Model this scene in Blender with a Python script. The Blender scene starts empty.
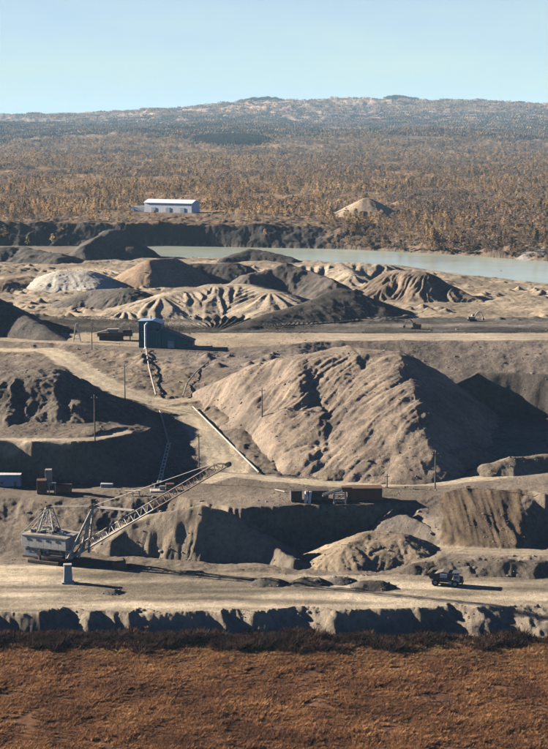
import bpy, bmesh, math, random
import numpy as np
from mathutils import Vector, Matrix

random.seed(7)
rng = np.random.default_rng(11)
scene = bpy.context.scene
COL = scene.collection

# ------------------------------------------------------------------ camera
CZ = 167.0                       # camera height above the haul road (m)
PITCH = math.radians(8.97)
F = 1600.0                       # focal length in photo pixels (548 wide)
cam_d = bpy.data.cameras.new('camera')
cam = bpy.data.objects.new('camera', cam_d); COL.objects.link(cam)
cam.location = (0, 0, CZ)
cam.rotation_euler = (math.pi/2 - PITCH, 0, 0)
cam_d.sensor_fit = 'HORIZONTAL'; cam_d.sensor_width = 36.0
cam_d.lens = 36.0*F/548.0
cam_d.clip_start = 1.0; cam_d.clip_end = 80000.0
scene.camera = cam

# ------------------------------------------------------------------ sky + sun + exposure
SUN_EL = math.radians(19.5)
SUN_AZ = math.radians(-72.0)     # compass style from +Y, negative = to the left (west)
w = bpy.data.worlds.new('World'); scene.world = w; w.use_nodes = True
nt = w.node_tree; nt.nodes.clear()
sky = nt.nodes.new('ShaderNodeTexSky'); sky.sky_type = 'NISHITA'; sky.sun_disc = False
sky.sun_elevation = SUN_EL; sky.sun_rotation = SUN_AZ
sky.altitude = 1500; sky.air_density = 0.28; sky.dust_density = 0.0; sky.ozone_density = 8.0
bg = nt.nodes.new('ShaderNodeBackground'); bg.inputs[1].default_value = 0.055
wo = nt.nodes.new('ShaderNodeOutputWorld')
# thin pale veil of high haze near the horizon, the same all the way round, with faint streaks
tcw = nt.nodes.new('ShaderNodeTexCoord'); sep = nt.nodes.new('ShaderNodeSeparateXYZ'); nt.links.new(tcw.outputs['Generated'], sep.inputs[0])
mpw = nt.nodes.new('ShaderNodeMapping'); mpw.inputs['Scale'].default_value = (1, 1, 5); nt.links.new(tcw.outputs['Generated'], mpw.inputs[0])
cn = nt.nodes.new('ShaderNodeTexNoise'); cn.inputs['Scale'].default_value = 9; cn.inputs['Detail'].default_value = 5; nt.links.new(mpw.outputs[0], cn.inputs['Vector'])
mr = nt.nodes.new('ShaderNodeMapRange'); mr.interpolation_type = 'SMOOTHSTEP'
mr.inputs['From Min'].default_value = 0.0; mr.inputs['From Max'].default_value = 0.25; mr.inputs['To Min'].default_value = 1.0; mr.inputs['To Max'].default_value = 0.0
nt.links.new(sep.outputs[2], mr.inputs['Value'])
mm = nt.nodes.new('ShaderNodeMath'); mm.operation = 'MULTIPLY_ADD'; mm.inputs[1].default_value = 0.35; mm.inputs[2].default_value = 0.80
nt.links.new(cn.outputs[0], mm.inputs[0])
mf = nt.nodes.new('ShaderNodeMath'); mf.operation = 'MULTIPLY'; nt.links.new(mm.outputs[0], mf.inputs[0]); nt.links.new(mr.outputs[0], mf.inputs[1])
vm = nt.nodes.new('ShaderNodeMix'); vm.data_type = 'RGBA'; nt.links.new(mf.outputs[0], vm.inputs[0]); nt.links.new(sky.outputs[0], vm.inputs[6])
vm.inputs[7].default_value = (3.25, 4.25, 4.25, 1)
nt.links.new(vm.outputs[2], bg.inputs[0]); nt.links.new(bg.outputs[0], wo.inputs[0])

sd = bpy.data.lights.new('sun', 'SUN'); sd.energy = 5.0; sd.angle = math.radians(0.53)
sd.color = (1.0, 0.905, 0.77)
sun = bpy.data.objects.new('sun', sd); COL.objects.link(sun)
sv = Vector((math.sin(SUN_AZ)*math.cos(SUN_EL), math.cos(SUN_AZ)*math.cos(SUN_EL), math.sin(SUN_EL)))
sun.rotation_euler = sv.to_track_quat('Z', 'Y').to_euler()
sun.location = (-300, 300, 400)

scene.render.engine = 'CYCLES'
scene.view_settings.view_transform = 'Standard'; scene.view_settings.look = 'None'
scene.view_settings.gamma = 1.0; scene.view_settings.exposure = 1.8
scene.view_settings.use_curve_mapping = False
scene.cycles.diffuse_bounces = 0; scene.cycles.max_bounces = 6; scene.cycles.volume_bounces = 0

# ------------------------------------------------------------------ maths helpers
CT, ST = math.cos(PITCH), math.sin(PITCH)
def P(u, v, z):
    """world point at height z seen at photo pixel (u, v)"""
    cx = (u-274.0)/F; cy = (374.5-v)/F
    dx, dy, dz = cx, CT + cy*ST, -ST + cy*CT
    t = (z-CZ)/dz
    return (dx*t, dy*t, z)
def at_depth(u, v, y):
    cx = (u-274.0)/F; cy = (374.5-v)/F
    t = y/(CT + cy*ST)
    return (cx*t, y, CZ + (-ST + cy*CT)*t)

def _hash(ix, iy, seed):
    h = (ix.astype(np.int64)*374761393 + iy.astype(np.int64)*668265263 + seed*982451653) & 0xffffffff
    h = ((h ^ (h >> 13))*1274126177) & 0xffffffff
    return (h ^ (h >> 16)) & 0xffff
_ANG = np.arange(65536)*(2*np.pi/65536.0)
_CA, _SA = np.cos(_ANG), np.sin(_ANG)
def perlin(x, y, seed=0):
    x = np.asarray(x, float); y = np.asarray(y, float)
    ix = np.floor(x); iy = np.floor(y); fx = x-ix; fy = y-iy
    def g(ox, oy):
        h = _hash(ix+ox, iy+oy, seed)
        return _CA[h]*(fx-ox) + _SA[h]*(fy-oy)
    u = fx*fx*fx*(fx*(fx*6-15)+10); v = fy*fy*fy*(fy*(fy*6-15)+10)
    a = g(0, 0); b = g(1, 0); c = g(0, 1); d = g(1, 1)
    return ((a + u*(b-a)) + v*((c + u*(d-c)) - (a + u*(b-a))))*1.5
def fbm(x, y, octv=4, seed=0, gain=0.5):
    s = 0; a = 1.0
    for i in range(octv):
        s = s + a*perlin(x, y, seed+i*17); x = x*2.03+3.1; y = y*2.03-1.7; a *= gain
    return s
def ridged(x, y, octv=3, seed=0):
    s = 0; a = 1.0
    for i in range(octv):
        s = s + a*(1-2*np.abs(perlin(x, y, seed+i*31))); x = x*2.1+1.3; y = y*2.1+4.2; a *= 0.5
    return s/1.75
def sstep(a, b, x):
    t = np.clip((x-a)/(b-a), 0, 1); return t*t*(3-2*t)

# ------------------------------------------------------------------ materials
def mat(name, build):
    m = bpy.data.materials.new(name); m.use_nodes = True
    n = m.node_tree; n.nodes.clear()
    out = n.nodes.new('ShaderNodeOutputMaterial')
    build(n, out); return m
def N(n, t, **kw):
    o = n.nodes.new(t)
    for k, v in kw.items(): setattr(o, k, v)
    return o
def principled(n, out, rough=0.9, spec=0.2):
    b = N(n, 'ShaderNodeBsdfPrincipled'); b.inputs['Roughness'].default_value = rough
    b.inputs['Specular IOR Level'].default_value = spec
    n.links.new(b.outputs[0], out.inputs[0]); return b
def noise(n, scale, detail=4, rough=0.55, vec=None):
    t = N(n, 'ShaderNodeTexNoise'); t.inputs['Scale'].default_value = scale
    t.inputs['Detail'].default_value = detail; t.inputs['Roughness'].default_value = rough
    if vec is not None: n.links.new(vec, t.inputs['Vector'])
    return t
def ramp(n, fac, stops):
    r = N(n, 'ShaderNodeValToRGB')
    el = r.color_ramp.elements
    while len(el) < len(stops): el.new(0.5)
    for e, (p, c) in zip(el, stops):
        e.position = p; e.color = (c[0], c[1], c[2], 1)
    n.links.new(fac, r.inputs[0]); return r
def mixc(n, a, b, fac, mode='MIX'):
    m = N(n, 'ShaderNodeMix', data_type='RGBA', blend_type=mode)
    for sock, val in ((m.inputs[6], a), (m.inputs[7], b), (m.inputs[0], fac)):
        if hasattr(val, 'links') or hasattr(val, 'is_linked'): n.links.new(val, sock)
        elif isinstance(val, (int, float)): sock.default_value = val
        else: sock.default_value = (*val, 1)
    return m.outputs[2]

def earth_build(n, out):
    b = principled(n, out, 0.95, 0.1)
    geo = N(n, 'ShaderNodeNewGeometry')
    at = N(n, 'ShaderNodeAttribute', attribute_name='albedo')
    n1 = noise(n, 0.035, 5, 0.6, geo.outputs['Position'])
    n2 = noise(n, 0.45, 6, 0.65, geo.outputs['Position'])
    r1 = ramp(n, n1.outputs[0], [(0.3, (0.72, 0.72, 0.74)), (0.7, (1.2, 1.18, 1.14))])
    r2 = ramp(n, n2.outputs[0], [(0.3, (0.66, 0.67, 0.70)), (0.52, (1.0, 1.0, 1.0)), (0.75, (1.3, 1.26, 1.2))])
    c = mixc(n, at.outputs['Color'], r1.outputs[0], 1.0, 'MULTIPLY')
    c = mixc(n, c, r2.outputs[0], 1.0, 'MULTIPLY')
    c = mixc(n, c, (0.78, 0.77, 0.76), 1.0, 'MULTIPLY')
    n.links.new(c, b.inputs['Base Color'])
    n3 = noise(n, 0.9, 8, 0.78, geo.outputs['Position'])
    bp = N(n, 'ShaderNodeBump'); bp.inputs['Strength'].default_value = 1.0; bp.inputs['Distance'].default_value = 0.7
    n.links.new(n3.outputs[0], bp.inputs['Height']); n.links.new(bp.outputs[0], b.inputs['Normal'])
M_EARTH = mat('spoil_earth', earth_build)

def far_build(n, out):
    b = principled(n, out, 1.0, 0.0)
    geo = N(n, 'ShaderNodeNewGeometry')
    at = N(n, 'ShaderNodeAttribute', attribute_name='albedo')
    mp = N(n, 'ShaderNodeMapping'); mp.inputs['Scale'].default_value = (1, 0.45, 1)
    n.links.new(geo.outputs['Position'], mp.inputs[0])
    n1 = noise(n, 0.0016, 6, 0.6, mp.outputs[0]); n2 = noise(n, 0.012, 5, 0.7, mp.outputs[0])
    r1 = ramp(n, n1.outputs[0], [(0.35, (0.55, 0.6, 0.7)), (0.65, (1.25, 1.15, 1.0))])
    r2 = ramp(n, n2.outputs[0], [(0.35, (0.72, 0.73, 0.76)), (0.65, (1.15, 1.12, 1.06))])
    c = mixc(n, at.outputs['Color'], r1.outputs[0], 1.0, 'MULTIPLY')
    c = mixc(n, c, r2.outputs[0], 1.0, 'MULTIPLY')
    n.links.new(c, b.inputs['Base Color'])
    bp = N(n, 'ShaderNodeBump'); bp.inputs['Strength'].default_value = 1.0; bp.inputs['Distance'].default_value = 14.0
    n.links.new(n2.outputs[0], bp.inputs['Height']); n.links.new(bp.outputs[0], b.inputs['Normal'])
M_FAR = mat('distant_taiga', far_build)

def water_mat(name, col, rough=0.12):
    def f(n, out):
        b = principled(n, out, rough, 0.5); b.inputs['IOR'].default_value = 1.33
        geo = N(n, 'ShaderNodeNewGeometry')
        t = noise(n, 0.008, 4, 0.6, geo.outputs['Position'])
        r = ramp(n, t.outputs[0], [(0.35, tuple(c*0.8 for c in col)), (0.65, tuple(min(1, c*1.15) for c in col))])
        n.links.new(r.outputs[0], b.inputs['Base Color'])
        t2 = noise(n, 0.5, 3, 0.6, geo.outputs['Position'])
        bp = N(n, 'ShaderNodeBump'); bp.inputs['Strength'].default_value = 0.15; bp.inputs['Distance'].default_value = 0.3
        n.links.new(t2.outputs[0], bp.inputs['Height']); n.links.new(bp.outputs[0], b.inputs['Normal'])
    return mat(name, f)
M_LAKE = water_mat('milky_lake_water', (0.34, 0.37, 0.29), 0.2)
M_POND = water_mat('blue_pond_water', (0.015, 0.04, 0.10), 0.3)

def paint_mat(name, col, wear=(0.16, 0.10, 0.06), amount=0.45, rough=0.6, scale=0.5, metal=0.0):
    """painted or bare metal with rust and dirt patches"""
    def f(n, out):
        b = principled(n, out, rough, 0.3); b.inputs['Metallic'].default_value = metal
        tc = N(n, 'ShaderNodeTexCoord')
        t = noise(n, scale, 6, 0.7, tc.outputs['Object'])
        r = ramp(n, t.outputs[0], [(0.5, (0, 0, 0)), (0.72, (amount, amount, amount))])
        t2 = noise(n, scale*4, 4, 0.6, tc.outputs['Object'])
        r2 = ramp(n, t2.outputs[0], [(0.3, (0.8, 0.8, 0.8)), (0.7, (1.1, 1.1, 1.1))])
        c = mixc(n, col, wear, r.outputs[0])
        c = mixc(n, c, r2.outputs[0], 1.0, 'MULTIPLY')
        n.links.new(c, b.inputs['Base Color'])
    return mat(name, f)
M_WHITE = paint_mat('weathered_white_paint', (0.60, 0.57, 0.50), (0.25, 0.19, 0.14), 0.85, scale=0.9)
M_PALE = paint_mat('pale_blue_grey_paint', (0.40, 0.46, 0.50), (0.16, 0.14, 0.13), 0.85, scale=0.8)
M_ROOFRUST = paint_mat('rusty_brown_roof', (0.36, 0.31, 0.26), (0.15, 0.11, 0.085), 0.85, scale=0.8)
M_STEEL = paint_mat('dusty_light_steel', (0.48, 0.43, 0.36), amount=0.5)
M_PIPE = paint_mat('dusty_pipe', (0.30, 0.265, 0.225), amount=0.5)
M_DARKST = paint_mat('dark_grimy_steel', (0.07, 0.06, 0.055), (0.15, 0.09, 0.05), 0.5)
M_RUST_BOOMSHADE = paint_mat('rusty_steel_and_boom_shade', (0.13, 0.075, 0.05), (0.07, 0.05, 0.04), 0.6)
M_BLUE = paint_mat('teal_blue_sheet', (0.014, 0.13, 0.165), (0.05, 0.07, 0.075), 0.7)
M_BLUELT = paint_mat('faded_blue_paint', (0.22, 0.32, 0.44), (0.35, 0.34, 0.32), 0.5)
M_CONC = paint_mat('pale_concrete', (0.38, 0.38, 0.37), (0.30, 0.27, 0.23), 0.5)
M_RUBBER = paint_mat('black_rubber', (0.025, 0.025, 0.027), (0.10, 0.08, 0.06), 0.35, 0.85)
M_TRUCKBODY = paint_mat('dark_truck_body', (0.055, 0.06, 0.07), (0.16, 0.13, 0.10), 0.4)
M_TRUCKWHITE = paint_mat('white_truck_paint', (0.72, 0.73, 0.75), (0.35, 0.30, 0.24), 0.4)
M_WOOD = paint_mat('grey_pole_wood', (0.10, 0.085, 0.07), (0.17, 0.15, 0.13), 0.5)
M_YELLOW = paint_mat('dusty_ochre_paint', (0.40, 0.24, 0.05), (0.22, 0.17, 0.12), 0.6)
M_SHEDWALL = paint_mat('white_shed_sheet', (0.72, 0.74, 0.76), (0.5, 0.5, 0.5), 0.4, scale=0.1)
M_SHEDROOF = paint_mat('pale_grey_shed_roof', (0.62, 0.66, 0.70), (0.45, 0.45, 0.47), 0.4, scale=0.1)
def glass_build(n, out):
    b = principled(n, out, 0.08, 0.6); b.inputs['Base Color'].default_value = (0.02, 0.025, 0.03, 1)
M_GLASS = mat('dark_window_glass', glass_build)

def leaf_mat(name, cols, drift=0.012, amp=1.5, spread=0.55):
    """foliage: colour differs from plant to plant and in big drifts over the land"""
    def f(n, out):
        b = principled(n, out, 0.9, 0.1)
        oi = N(n, 'ShaderNodeObjectInfo'); geo = N(n, 'ShaderNodeNewGeometry')
        t = noise(n, drift, 4, 0.6, geo.outputs['Position'])
        ma = N(n, 'ShaderNodeMath', operation='MULTIPLY_ADD'); ma.inputs[1].default_value = spread
        n.links.new(oi.outputs['Random'], ma.inputs[0])
        sc = N(n, 'ShaderNodeMath', operation='MULTIPLY_ADD'); sc.inputs[1].default_value = amp; sc.inputs[2].default_value = 0.22-amp/2
        n.links.new(t.outputs[0], sc.inputs[0]); n.links.new(sc.outputs[0], ma.inputs[2])
        k = len(cols)
        r = ramp(n, ma.outputs[0], [(0.08+0.84*i/(k-1), c) for i, c in enumerate(cols)])
        t2 = noise(n, 0.6, 3, 0.6, geo.outputs['Position'])
        r2 = ramp(n, t2.outputs[0], [(0.3, (0.7, 0.7, 0.7)), (0.7, (1.25, 1.25, 1.25))])
        n.links.new(mixc(n, r.outputs[0], r2.outputs[0], 1.0, 'MULTIPLY'), b.inputs['Base Color'])
        tr = N(n, 'ShaderNodeBsdfTranslucent'); n.links.new(r.outputs[0], tr.inputs[0])
        mx = N(n, 'ShaderNodeMixShader'); mx.inputs[0].default_value = 0.4
        n.links.new(b.outputs[0], mx.inputs[1]); n.links.new(tr.outputs[0], mx.inputs[2]); n.links.new(mx.outputs[0], out.inputs[0])
    return mat(name, f)
M_LARCH = leaf_mat('autumn_larch_needles', [(0.14, 0.095, 0.06), (0.28, 0.18, 0.092), (0.42, 0.265, 0.125), (0.54, 0.375, 0.19)], 0.006, 1.9)
M_BIRCH = leaf_mat('bare_birch_twigs', [(0.13, 0.095, 0.072), (0.21, 0.15, 0.11), (0.31, 0.215, 0.15)], 0.006, 1.9)
M_PINE = leaf_mat('dark_pine_needles', [(0.025, 0.032, 0.018), (0.05, 0.05, 0.025)])
M_HEATH = leaf_mat('rust_dwarf_birch', [(0.155, 0.076, 0.043), (0.26, 0.125, 0.06), (0.37, 0.185, 0.08), (0.45, 0.25, 0.11)], 0.055, 2.0, 0.3)
M_OCHRE = leaf_mat('ochre_dry_grass', [(0.24, 0.145, 0.06), (0.34, 0.215, 0.09), (0.40, 0.27, 0.125)])
M_SHRUB = leaf_mat('dark_leafless_willow', [(0.018, 0.012, 0.012), (0.036, 0.021, 0.019), (0.07, 0.037, 0.026)], 0.05, 2.0)
M_TRUNK = paint_mat('larch_bark', (0.09, 0.07, 0.06), (0.16, 0.14, 0.12), 0.4)

# ------------------------------------------------------------------ base terrain: lofted break lines (front to back)
# every line is a list of (photo u, photo v, height) control points -> real ground positions
BL = []      # (list of points, roughness of the zone behind it, albedo of the zone behind it)
HEATHC = (0.16, 0.08, 0.045); SAND = (0.42, 0.34, 0.245); PALE = (0.49, 0.41, 0.30)
GREYB = (0.25, 0.205, 0.16); BROWN = (0.21, 0.155, 0.11); DKGREY = (0.13, 0.115, 0.10); TAIGA = (0.20, 0.14, 0.09)
BL.append(([(0, 900, -4), (548, 900, -4)], 0.4, HEATHC))
BL.append(([(0, 650, -3), (548, 652, -3)], 0.5, (0.12, 0.08, 0.05)))
BL.append(([(0, 640, -3.5), (340, 640, -3.5), (548, 642, -3.5)], 0.6, GREYB))
BL.append(([(0, 637, -7), (200, 637, -7), (340, 635, -7), (430, 634, -8), (548, 637, -7)], 1.0, (0.34, 0.28, 0.21)))
BL.append(([(0, 610, 0), (150, 608, 0), (230, 607, 0), (340, 607, 0), (425, 607, 0), (442, 602, 0), (548, 602, 0)], 0.22, PALE))
BL.append(([(0, 563, .5), (100, 567, .5), (300, 571, .5), (350, 575, .5), (430, 574, .5), (548, 577, .5)], 0.7, GREYB))
BL.append(([(0, 545, 1.5), (90, 548, 1.5), (110, 556, 0), (300, 566, -2), (320, 566, -2), (395, 562, 0), (440, 557, 4), (548, 557, 4)], 0.6, GREYB))
BL.append(([(0, 520, 5.5), (90, 522, 5), (130, 540, 0), (205, 556, -7), (395, 556, -7), (432, 548, 3), (455, 547, 4), (528, 547, 4), (540, 541, -1), (700, 541, -1)], 0.8, GREYB))
BL.append(([(0, 497, 11), (110, 497, 11), (180, 494, 12), (230, 506, 12), (300, 507, 12), (340, 505, 12), (410, 503, 12), (430, 498, 13), (455, 490, 15), (532, 488, 15), (545, 494, 15), (700, 494, 15)], 0.35, GREYB))
BL.append(([(0, 483, 12), (60, 483, 12), (160, 485, 12), (190, 478, 13), (235, 472, 14), (300, 478, 14), (400, 478, 14), (480, 474, 15), (548, 468, 16)], 1.0, (0.20, 0.17, 0.14)))
BL.append(([(0, 441, 29), (95, 441, 29), (130, 437, 26.5), (152, 426, 24.5), (170, 432, 20.5), (190, 437, 20), (208, 441, 19.5), (226, 457, 17), (242, 468, 15), (300, 468, 15), (400, 466, 16), (480, 462, 17), (548, 455, 18)], 0.6, GREYB))
BL.append(([(0, 436, 29), (95, 435, 29.5), (130, 431, 27), (155, 413, 26), (168, 412, 26), (186, 411, 25), (206, 423, 23), (226, 449, 18.5), (250, 460, 17), (300, 450, 18), (400, 430, 20), (480, 430, 19), (548, 430, 19)], 0.8, (0.21, 0.17, 0.135)))
BL.append(([(0, 357, 35), (50, 357, 36), (75, 369, 34), (100, 385, 31), (140, 399, 28), (165, 403, 27), (200, 408, 26), (240, 425, 24), (300, 430, 21), (400, 414, 20), (548, 412, 18.5)], 1.0, (0.25, 0.20, 0.15)))
BL.append(([(0, 346, 37), (60, 345, 37), (140, 356, 36.5), (200, 372, 34), (240, 375, 34), (300, 362, 35), (335, 370, 28), (370, 391, 20.5), (548, 396, 19)], 0.6, (0.24, 0.20, 0.165)))
BL.append(([(0, 341, 38), (140, 347, 38), (200, 349, 38), (300, 344, 40), (330, 341, 40), (380, 340.5, 40), (548, 340, 40)], 0.25, SAND))
BL.append(([(0, 333, 39), (548, 333, 40)], 0.6, (0.13, 0.115, 0.10)))
BL.append(([(0, 318, 39), (548, 318, 38.5)], 0.9, SAND))
BL.append(([(0, 300, 38), (548, 300, 37)], 1.0, SAND))
NEAR = [(-100, 257), (60, 257), (140, 256.5), (230, 258), (330, 262.5), (400, 266), (470, 276), (548, 284), (700, 292)]
FARS = [(-100, 246), (140, 246), (340, 249.5), (450, 255), (548, 262), (700, 268)]
BL.append(([(u, v, 34.2) for u, v in NEAR], 0.3, SAND))
BL.append(([(-100, 255.6, 38), (100, 255.6, 38)] + [(u, v-1.2, 31) for u, v in NEAR[2:]], 0.2, GREYB))
BL.append(([(-100, 246.8, 38), (100, 246.8, 38)] + [(u, v+0.8, 31) for u, v in FARS[1:]], 0.3, GREYB))
BL.append(([(u, v, 34.5) for u, v in FARS], 2.6, (0.075, 0.068, 0.065)))  # shade of the far bank is put into this near-black albedo
BL.append(([(-100, 224, 57), (60, 223, 57), (200, 224, 56), (330, 226, 54), (370, 236, 44), (450, 243, 41), (548, 248, 41)], 2.0, TAIGA))
BL.append(([(-100, 216, 46), (300, 216, 46), (360, 219, 46), (420, 225, 46), (548, 230, 46)], 2.5, TAIGA))
FARB = [(3200, 47), (4500, 44), (6000, 46), (7600, 98), (9200, 118), (11500, 165)]
NB0 = len(BL)
AZ = np.linspace(-2.2, 2.2, 1761)
YK, ZK = [], []
for pts, _, _ in BL:
    w3 = np.array([P(*p) for p in pts]); a = w3[:, 0]/w3[:, 1]
    YK.append(np.interp(AZ, a, w3[:, 1])); ZK.append(np.interp(AZ, a, w3[:, 2]))
for yy, zz in FARB:
    k = AZ/0.17
    YK.append(np.full_like(AZ, yy)); ZK.append(zz + (0 if yy < 7000 else 1)*(18*np.sin(k*2.1+yy*.001)+10*np.sin(k*5.3+yy*.0023)+12*np.clip(k, -1, 1)))
ridge_uv = [(-200, 119), (0, 117), (60, 115), (120, 112), (180, 108), (225, 104.5), (260, 102), (300, 100.5), (340, 100), (400, 99.5), (440, 100.5), (548, 102), (760, 104)]
rw = np.array([at_depth(u, v, 14500.0) for u, v in ridge_uv])
YK.append(np.full_like(AZ, 14500.0)); ZK.append(np.interp(AZ, rw[:, 0]/rw[:, 1], rw[:, 2]))
YK.append(np.full_like(AZ, 20000.0)); ZK.append(np.full_like(AZ, 60.0))
YK = np.array(YK); ZK = np.array(ZK)
for k in range(1, len(YK)): YK[k] = np.maximum(YK[k], YK[k-1]+1.0)
# smooth every line sideways a little so corners are not knife-cut
ker = np.hanning(7); ker /= ker.sum()
for k in range(len(YK)):
    YK[k] = np.convolve(np.pad(YK[k], 3, 'edge'), ker, 'valid'); ZK[k] = np.convolve(np.pad(ZK[k], 3, 'edge'), ker, 'valid')
ROUGH = np.array([b[1] for b in BL] + [3, 3, 5, 9, 10, 14, 10, 5.0])
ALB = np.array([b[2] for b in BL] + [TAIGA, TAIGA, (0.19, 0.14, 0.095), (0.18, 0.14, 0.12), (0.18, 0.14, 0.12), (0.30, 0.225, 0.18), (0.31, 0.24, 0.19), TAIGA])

def loft(x, y):
    a = x/np.maximum(y, 60.0); a = np.clip(a, -2.2, 2.2)
    fi = (a+2.2)/4.4*1760; i0 = np.clip(fi.astype(int), 0, 1759); fr = fi-i0
    ymin = y.min(); z = np.full(x.shape, -4.0); zone = np.zeros(x.shape, int); zt = np.zeros(x.shape)
    yp = YK[0][i0]*(1-fr)+YK[0][i0+1]*fr; zp = ZK[0][i0]*(1-fr)+ZK[0][i0+1]*fr
    for k in range(len(YK)-1):
        yn = YK[k+1][i0]*(1-fr)+YK[k+1][i0+1]*fr; zn = ZK[k+1][i0]*(1-fr)+ZK[k+1][i0+1]*fr
        if ymin >= yn.max() and k < len(YK)-2:
            yp, zp = yn, zn; continue
        m = y >= yp
        if not m.any(): break
        t = np.clip((y-yp)/(yn-yp), 0, 1)
        z = np.where(m, zp+(zn-zp)*t, z); zone = np.where(m, k, zone); zt = np.where(m, t, zt)
        yp, zp = yn, zn
    return z, zone, zt

def hit(u, v):
    """first point of the plain lofted ground seen at photo pixel (u, v)"""
    ys = np.concatenate([np.arange(380, 2400, 0.5), np.arange(2400, 14500, 8.0)])
    cx = (u-274.0)/F; cy = (374.5-v)/F
    t = ys/(CT+cy*ST); xs = cx*t; zs = CZ+(-ST+cy*CT)*t
    g, _, _ = loft(xs, ys)
    i = int(np.argmax(g >= zs))
    return xs[i], ys[i], zs[i]

# roads: centre lines in photo pixels laid on the ground, half width in metres
ROADS = []
def road(pts, hw, name, col=PALE):
    w3 = [hit(u, v) for u, v in pts]; ROADS.append((np.array(w3), hw, name, col))
road([(-60, 349), (10, 350), (45, 350), (62, 356), (80, 369), (100, 382), (130, 395), (165, 405), (190, 414), (205, 432), (218, 452), (232, 470)], 8.0, 'hill_road', (0.56, 0.47, 0.34))
road([(205, 481), (232, 474), (270, 479), (330, 484), (400, 484), (440, 483), (480, 479), (520, 473), (600, 466)], 4.5, 'bench_road', (0.56, 0.47, 0.34))
road([(-60, 440), (20, 440), (70, 440), (100, 438), (125, 432)], 3.4, 'ledge_track', (0.54, 0.45, 0.33))
road([(330, 337), (420, 337), (480, 337), (640, 337)], 13.0, 'plateau_road', (0.48, 0.40, 0.30))
road([(300, 551), (380, 550), (420, 548), (460, 550), (500, 552), (640, 552)], 4.5, 'pit_track', (0.40, 0.33, 0.24))
road([(165, 403), (200, 398), (235, 392)], 5.0, 'heap_track', (0.45, 0.36, 0.25))
def seg_dist(x, y, pl):
    d = np.full(x.shape, 1e9); zc = np.zeros(x.shape); tt = np.zeros(x.shape); s0 = 0.0
    for p, q in zip(pl[:-1], pl[1:]):
        ex, ey = q[0]-p[0], q[1]-p[1]; L = math.hypot(ex, ey)
        t = np.clip(((x-p[0])*ex+(y-p[1])*ey)/(L*L+1e-9), 0, 1)
        dd = np.hypot(x-(p[0]+t*ex), y-(p[1]+t*ey))
        m = dd < d
        d = np.where(m, dd, d); zc = np.where(m, p[2]+(q[2]-p[2])*t, zc); tt = np.where(m, s0+t*L, tt); s0 += L
    return d, zc, tt

PADS = []      # level pads under built things: x, y, radius, z
def pad(u, v, r, lift=0.0):
    x, y, z = hit(u, v); PADS.append((x, y, r, z+lift)); return Vector((x, y, z+lift))
p_drag = pad(50, 563, 16)
p_truck = pad(446, 585, 9)
p_kiosk = pad(68, 583, 5)
p_blue = pad(166, 347, 22)
p_red = pad(115, 340, 16)
p_trail = pad(4, 486, 9)
p_cab = pad(50, 491, 13)
p_pump = pad(160, 490, 9)
p_shed = pad(172, 212, 55)
p_exc = pad(416, 329, 9)
p_exc2 = pad(472, 321, 9)

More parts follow.
